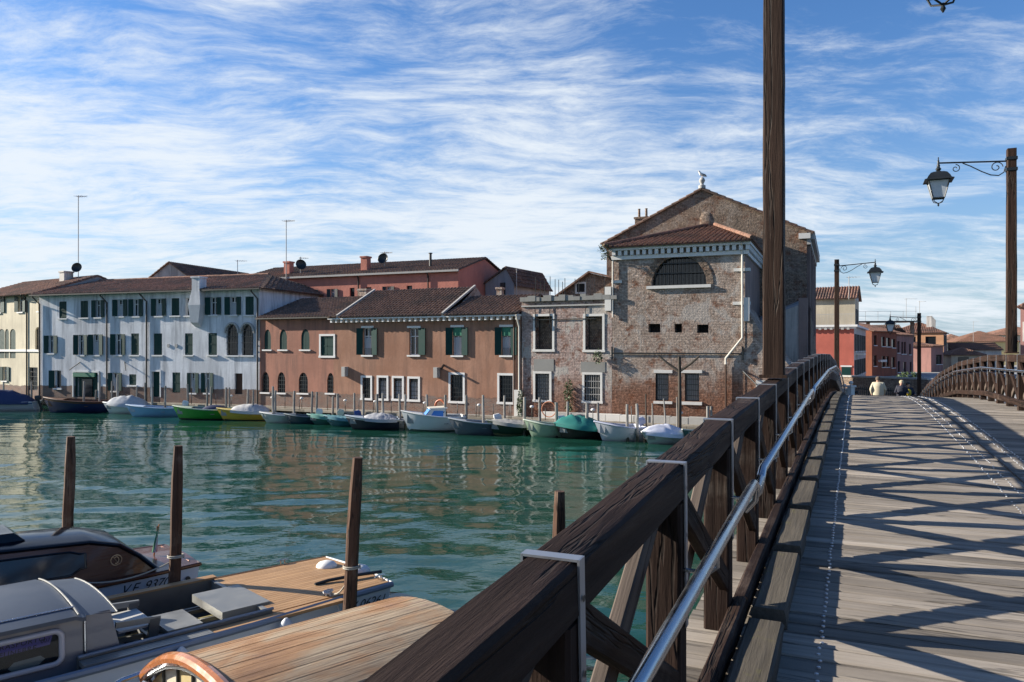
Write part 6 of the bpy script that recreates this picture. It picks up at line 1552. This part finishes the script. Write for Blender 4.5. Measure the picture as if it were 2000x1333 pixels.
prof = [(.75,.70,.86,.88), (1.0,.95,.84,.78), (1.3,1.17,.84,.72), (1.75,1.29,.86,.70), (3.0,1.36,.90,.70), (4.5,1.40,.90,.70), (6.2,1.36,.80,.62)]
def sy(k, f): x, z, wb_, wt = prof[k]; return wb_+(wt-wb_)*f
cb = MB()
for sg in (1, -1):
    cb.grid([[(p[0], sg*(p[2]+(p[3]-p[2])*f), TD+(p[1]-TD)*f) for f in (0, .35, .7, 1)] for p in prof], flip=(sg < 0))
cb.build('cabin_side', MT['mahogany'], tx, smooth=True)
rf = MB(); rf.grid([[(p[0], p[3]*v*1.03, p[1]+.005+.10*(1-v*v)*min(1, (p[1]-.65)*2)) for v in np.linspace(-1, 1, 11)] for p in prof]); rf.build('roof', MT['black_gloss'], tx, smooth=True)
MB().tube([(p[0], p[3]*1.03, p[1]+.0) for p in prof], .04, 8).build('roof_edge', MT['black_gloss'], tx, smooth=True)
# sliding hatch on the roof
MB().hexa([(2.6,-.5,1.42),(5.4,-.5,1.46),(5.4,.42,1.46),(2.6,.42,1.42),(2.75,-.45,1.55),(5.4,-.45,1.60),(5.4,.36,1.60),(2.75,.36,1.55)]).build('roof_hatch', MT['black_gloss'], tx)
def side_pt(x, f):
    for p, q in zip(prof, prof[1:]):
        if p[0] <= x <= q[0]:
            t = (x-p[0])/(q[0]-p[0]); z = p[1]+(q[1]-p[1])*t; a = p[2]+(q[2]-p[2])*t; b_ = p[3]+(q[3]-p[3])*t
            return (x, a+(b_-a)*f+.012, TD+(z-TD)*f)
gl = MB(); gl.grid([[side_pt(x, f) for f in ((.28,.5,.82) if x > 2.0 else (.40,.55,.75))] for x in (1.82, 1.9, 2.05, 2.6, 3.2, 4.0, 5.0)]); g_ = gl.build('window', MT['glass'], tx, smooth=True)
outl = [side_pt(x, .28 if x > 2 else .40) for x in (5.0,4.0,3.2,2.6,2.05,1.9,1.82)]+[side_pt(x, .82 if x > 2 else .75) for x in (1.82,1.9,2.05,2.6,3.2,4.0,5.0)]
MB().tube(outl, .018, 6).build('frame', MT['black_gloss'], g_, smooth=True)
e = Vector(side_pt(1.36, .55)); em = MB().tube([(e.x+.085*math.cos(a), e.y+.006, e.z+.085*math.sin(a)) for a in np.linspace(0, 6.283, 22)], .009, 6, cap=False)
em.tube([(e.x+.04*math.cos(a), e.y+.006, e.z+.055*math.sin(a)) for a in np.linspace(.6, 5.2, 14)], .008, 5); em.tube([(e.x-.03, e.y+.006, e.z-.05), (e.x+.045, e.y+.006, e.z+.05)], .007, 5); em.build('emblem', paint((.45,.33,.22), .3, .6), tx, smooth=True)
MB().box(2.95,3.15,.86,1.0,TD+.05,TD+.24).build('fender_block', paint((.32,.22,.19), .6), tx)
text_on(tx, 'V.E. 9370', .215, (.98, 1.012, .40), MT['iron'], shear=.45, spacing=.95)
MB().tube([(.22,.90,.42), (.22,.925,.42)], .04, 12).build('exhaust_port', MT['iron'], tx)
cleat(tx, 2.0, 1.0, TD+.03)
s2 = MB().tube([(.5,.0,TD), (.40,.0,TD+.62)], .012, 7).build('flag_staff', MT['trim_varnish'], tx, smooth=True)
furled(s2, .48, 0, TD+.12, [MT['green_flag'], MT['white_flag'], MT['red_flag']], .46)
MB().tube([(.12,-.7,TD+.03), (.12,.7,TD+.03)], .012, 6).build('toe_rail', MT['trim_varnish'], tx)

# -- boat with a weathered planked cabin roof
pb = thing('planked_roof_boat', 'boat with a weathered planked cabin roof and a varnished orange front beam', 'boat', (-2.75, 13.6, 0), BANG)
pb.location = (-2.75+.688*4.6, 13.6-.725*4.6, 0)
hull_shell(pb, [(1.62,-1.62,1.62,.62,.9,0), (3,-1.78,1.78,.60,.9,0), (6,-1.78,1.78,.62,.88,0), (8,-1.2,1.2,.7,.7,0), (9.3,-.05,.05,.8,.4,0)], MT['white_hull'])
for sg in (-1, 1): MB().tube([(1.6,sg*1.63,.62), (3,sg*1.79,.60), (6,sg*1.79,.62), (8,sg*1.21,.7)], .045, 8).build('rubbing_strake', MT['rub'], pb, smooth=True)
MB().box(1.64,4.6,-1.6,1.6,.56,.60).build('side_deck', MT['teak'], pb); MB().box(4.6,7.5,-1.6,1.6,.30,.34).build('cockpit_floor', MT['teak'], pb)
RX0, RX1 = 1.80, 4.48; HW = 1.65
rz = lambda y: .95+.55*(1-abs(y/HW)**2.2)
xend = lambda y: RX0+.10*(y/HW)**2
n = 58; rs = random.Random(12)
for k in range(n):
    y0 = -HW+2*HW*k/n; y1 = -HW+2*HW*(k+1)/n-.002; dz = rs.uniform(-.002, .002)
    a0, a1 = rz(y0)+dz, rz(y1)+dz
    MB().hexa([(xend(y0),y0,a0-.03),(RX1,y0,a0-.03),(RX1,y1,a1-.03),(xend(y1),y1,a1-.03),(xend(y0),y0,a0),(RX1,y0,a0),(RX1,y1,a1),(xend(y1),y1,a1)]).build('roof_plank', MT['weathered'], pb)
under = [[(x, yy, rz(yy)-.034) for yy in np.linspace(-HW+.02, HW-.02, 15)] for x in (RX0+.12, RX1-.01)]
MB().grid(under, flip=True).build('roof_lining', MT['teak'], pb)
for sg in (-1, 1): MB().box(RX0+.12,RX1-.05,sg*(HW-.06)-.02,sg*(HW-.06)+.02,.59,.96).build('cabin_side', MT['white_hull'], pb)
MB().box(RX0+.11,RX0+.15,-HW+.07,HW-.07,.59,.97).build('cabin_back', MT['white_hull'], pb)
MB().tube([(RX1+.03, yy, rz(yy)-.02) for yy in np.linspace(-HW, HW, 25)], .07, 10).build('front_beam', MT['trim_varnish'], pb, smooth=True)
MB().tube([(RX1+.05, yy, rz(yy)-.10) for yy in np.linspace(-HW+.04, HW-.04, 25)], .016, 6).build('front_gasket', MT['iron'], pb, smooth=True)
fw = MB(); N_ = 8
for k in range(N_):
    ya, yb_ = -HW+.06+(2*HW-.12)*k/N_, -HW+.06+(2*HW-.12)*(k+1)/N_
    if k % 2 == 0: MB().poly([(RX1-.02,ya+.012,.55), (RX1-.02,yb_-.012,.55), (RX1-.02,yb_-.012,rz(yb_)-.11), (RX1-.02,ya+.012,rz(ya)-.11)][::-1]).build('front_panel', paint((.42,.33,.16), .5), pb)
    else: MB().poly([(RX1-.02,ya+.012,.55), (RX1-.02,yb_-.012,.55), (RX1-.02,yb_-.012,rz(yb_)-.11), (RX1-.02,ya+.012,rz(ya)-.11)][::-1]).build('front_panel', paint((.50,.45,.34), .5), pb)
    MB().bar((RX1-.005,ya,.55), (RX1-.005,ya,rz(ya)-.10), .025, .025, (1,0,0)).build('mullion', MT['iron'], pb)
MB().tube([(RX1+.09,-HW+.15,.92), (RX1+.09,.0,1.12)], .03, 8).build('front_rail', MT['steel'], pb, smooth=True)
MB().tube([(RX1+.0,-HW-.02,.97), (RX1+.25,-HW-.06,.93), (RX1+.55,-HW-.08,.80), (RX1+.75,-HW-.09,.62)], .028, 10).build('tube_frame', MT['steel'], pb, smooth=True)
MB().tube([(RX1+.02,-HW,.95), (RX1+.12,-HW+.02,.75), (RX1+.16,-HW+.02,.55)], .035, 8).build('corner_post', MT['mahogany'], pb, smooth=True)
cleat(pb, 3.6, -HW-.08, .62, .3)

# -- brown mooring poles by the boats
def brown_pole(base, top, r, lab):
    b = MB(); P2 = []; rs = random.Random(int(base[0]*50)); base = Vector(base); top = Vector(top)
    for i in range(9): f = i/8; q = base.lerp(top, f); P2.append((q.x-base.x+rs.uniform(-.008,.008), q.y-base.y+rs.uniform(-.008,.008), q.z))
    b.tube(P2, [r*1.1, r*1.1, r*1.08, r*1.05, r*1.03, r, r, r*.96, r*.74], 9)
    o = b.build('mooring_pole', MT['pole_brown'], None, smooth=True, angle=25); o.location = (base.x, base.y, 0); tag(o, lab, 'mooring pole', 'brown mooring poles')
def bp(px0, px1, ytop, d): return (((px0-1000)/F*d), d, -1.5), ((px1-1000)/F*d, d, EYE-(ytop-HOR)/F*d)
brown_pole(*bp(126, 138, 853, 15.6), .105, 'brown mooring pole on the far side of the water taxi')
brown_pole(*bp(335, 348, 871, 12.75), .095, 'brown mooring pole between the water taxi and the open work boat')
brown_pole(*bp(668, 698, 894, 11.6), .10, 'leaning brown mooring pole beside the teak stern deck of the work boat')
brown_pole(*bp(1090, 1093, 960, 10.0), .09, 'short brown mooring pole just outside the bridge railing')

# mooring ropes from the brown poles to the boats
def rope(p0, p1, sag, lab):
    p0, p1 = Vector(p0), Vector(p1); P3 = [p0.lerp(p1, f)-Vector((0, 0, sag*4*f*(1-f)))-p0 for f in np.linspace(0, 1, 13)]
    b = MB().tube(P3, .013, 6); turns = [(math.cos(a)*.125, math.sin(a)*.125, .02+a*.004) for a in np.linspace(0, 12.5, 40)]
    b.tube([Vector(q) for q in turns], .012, 5)
    o = b.build('mooring_rope', paint((.36,.33,.27), .9), None, smooth=True); o.location = p0; tag(o, lab, 'rope')
def bl(o, x, y, z): return (o.location.x+FWD.x*x-FWD.y*y, o.location.y+FWD.y*x+FWD.x*y, z)
rope((-2.42, 11.6, 1.15), bl(wb, 1.1, 1.10, DZ+.06), .10, 'pale rope from the leaning brown pole to the work boat')
rope((-5.58, 12.75, 1.0), bl(tx, 1.9, 1.0, TD+.08), .12, 'pale rope from the brown pole to the water taxi cleat')
for k, (x, y) in enumerate(((2.1, 1.47), (3.6, 1.53))):
    fd = MB().lathe([(.02,.30),(.05,.27),(.09,.22),(.10,.05),(.10,-.10),(.07,-.20),(.02,-.23)], 12).build('fender', paint((.42,.43,.45), .5), None, smooth=True); fd.location = bl(wb, x, y, .30); tag(fd, 'grey hanging fender between the work boat and the planked roof boat', 'fender', 'fenders beside the work boat')

# ------------------------------------------------------------------ people
def person(name, px, d, hgt, face, label, top, legs, hair, pose='walk', hat=None, bag=None, z=None, wide=1.0):
    p = PD(px, d); s = p[0]*BU.x+p[1]*BU.y; zz = z if z is not None else max(GZ, deck_z(s) if s < S1 else GZ)
    k = hgt/1.75
    t = thing('person', label, 'person', (p[0], p[1], zz), face)
    # facing local +x ; joints (x, y, z), radius
    J = {'pel': ((0,0,.95),.15), 'sp': ((0,0,1.15),.155), 'ch': ((.01,0,1.36),.175), 'nk': ((.0,0,1.50),.065), 'hd': ((.03,0,1.62),.095), 'tp': ((.02,0,1.70),.085)}
    E_ = [('pel','sp'), ('sp','ch'), ('ch','nk'), ('nk','hd'), ('hd','tp')]
    for sg, n in ((1,'l'), (-1,'r')):
        st = .16*sg if pose == 'walk' else .02*sg
        J['h'+n] = ((0,.10*sg,.90),.105); J['k'+n] = ((st*.6+.04,.105*sg,.50),.075); J['a'+n] = ((st-.03,.105*sg,.08),.05); J['t'+n] = ((st+.13,.115*sg,.04),.042)
        ax = {'walk': -.12*sg, 'front': .20, 'stand': .03}[pose]
        J['s'+n] = ((0,.19*sg*wide,1.42),.085); J['e'+n] = ((ax*.4-.06,.29*sg*wide,1.14),.065); J['w'+n] = ((ax+.08,.25*sg*wide,.93 if pose != 'front' else 1.12),.045); J['f'+n] = ((ax+.12,.24*sg*wide,.84 if pose != 'front' else 1.14),.04)
        E_ += [('pel','h'+n), ('h'+n,'k'+n), ('k'+n,'a'+n), ('a'+n,'t'+n), ('ch','s'+n), ('s'+n,'e'+n), ('e'+n,'w'+n), ('w'+n,'f'+n)]
    names = list(J); me = bpy.data.meshes.new('body'); me.from_pydata([tuple(c*k for c in J[n][0]) for n in names], [(names.index(a), names.index(b)) for a, b in E_], [])
    ob = bpy.data.objects.new('tmp', me); COL.objects.link(ob)
    md = ob.modifiers.new('skin', 'SKIN'); md.use_smooth_shade = True
    for i, n in enumerate(names):
        r = J[n][1]*k; sv = me.skin_vertices[0].data[i]; sv.radius = (r, r*(1.15 if n in ('pel','sp','ch') else 1)); sv.use_root = (n == 'pel')
    ob.modifiers.new('sub', 'SUBSURF').levels = 2
    bpy.context.view_layer.update(); dg = bpy.context.evaluated_depsgraph_get()
    m2 = bpy.data.meshes.new_from_object(ob.evaluated_get(dg)); bpy.data.objects.remove(ob)
    m2.materials.clear()
    for m in (MT['skin'], top, legs, MT['iron']): m2.materials.append(m)
    for pl in m2.polygons:
        c = pl.center/k; side_ = abs(c.y)
        if c.z > 1.50: pl.material_index = 0
        elif c.z < .11: pl.material_index = 3
        elif side_ > .2 and c.z < 1.2: pl.material_index = 1 if (c.z > .92 and pose != 'front') or (pose == 'front' and c.x < .22) else 0
        elif c.z > .92: pl.material_index = 1
        else: pl.material_index = 2
    m2.shade_smooth(); link('body', m2, t)
    MB().lathe([(.105*k,1.60*k),(.118*k,1.66*k),(.105*k,1.73*k),(.06*k,1.77*k),(.01,1.78*k)], 12, (-.012,0,0)).build('hair', hair, t, smooth=True)
    # loose jacket hem
    MB().lathe([(.185*k,.86*k),(.20*k,.95*k),(.195*k,1.1*k),(.205*k,1.28*k),(.19*k,1.40*k),(.10*k,1.49*k)], 14, sx=.82, sy=1.22*wide).build('jacket', top, t, smooth=True)
    if bag: MB().lathe([(.02,-.2),(.13,-.16),(.17,0),(.15,.15),(.05,.21)], 12, (.21*k,-.10,1.20*k), sx=.8, sy=1.0).build('backpack', bag, t, smooth=True)
    return t
cream = paint((.52,.46,.33), .85, var=.12); navy = paint((.012,.014,.028), .8); denim = paint((.05,.10,.19), .8); blk = paint((.010,.010,.011), .85); redc = paint((.14,.015,.02), .8)
hairg = paint((.10,.07,.05), .8); hairb = paint((.42,.34,.22), .8); hairk = paint((.02,.016,.014), .7)
away = BA; toward = BA+math.pi
person('person', 1715, 36.8, 1.72, away, 'person in a cream jacket and blue jeans walking away over the bridge', cream, denim, hairg, 'walk', wide=1.12)
person('person', 1761, 36.8, 1.62, toward, 'person in a navy coat holding their hands up beside the yellow bag', navy, denim, hairb, 'front')
person('person', 1774, 37.2, 1.60, toward+.3, 'person in dark clothes carrying a round yellow bag', navy, navy, hairk, 'front', bag=paint((.62,.44,.02), .7))
person('person', 1673, 40.5, 1.45, away+.5, 'person dressed in black next to the stone gate pillars', blk, blk, hairk, 'stand', wide=1.25)
person('person', 1737, 42.5, 1.15, toward, 'small person in a dark red coat behind the cream jacket', redc, navy, hairk, 'stand')
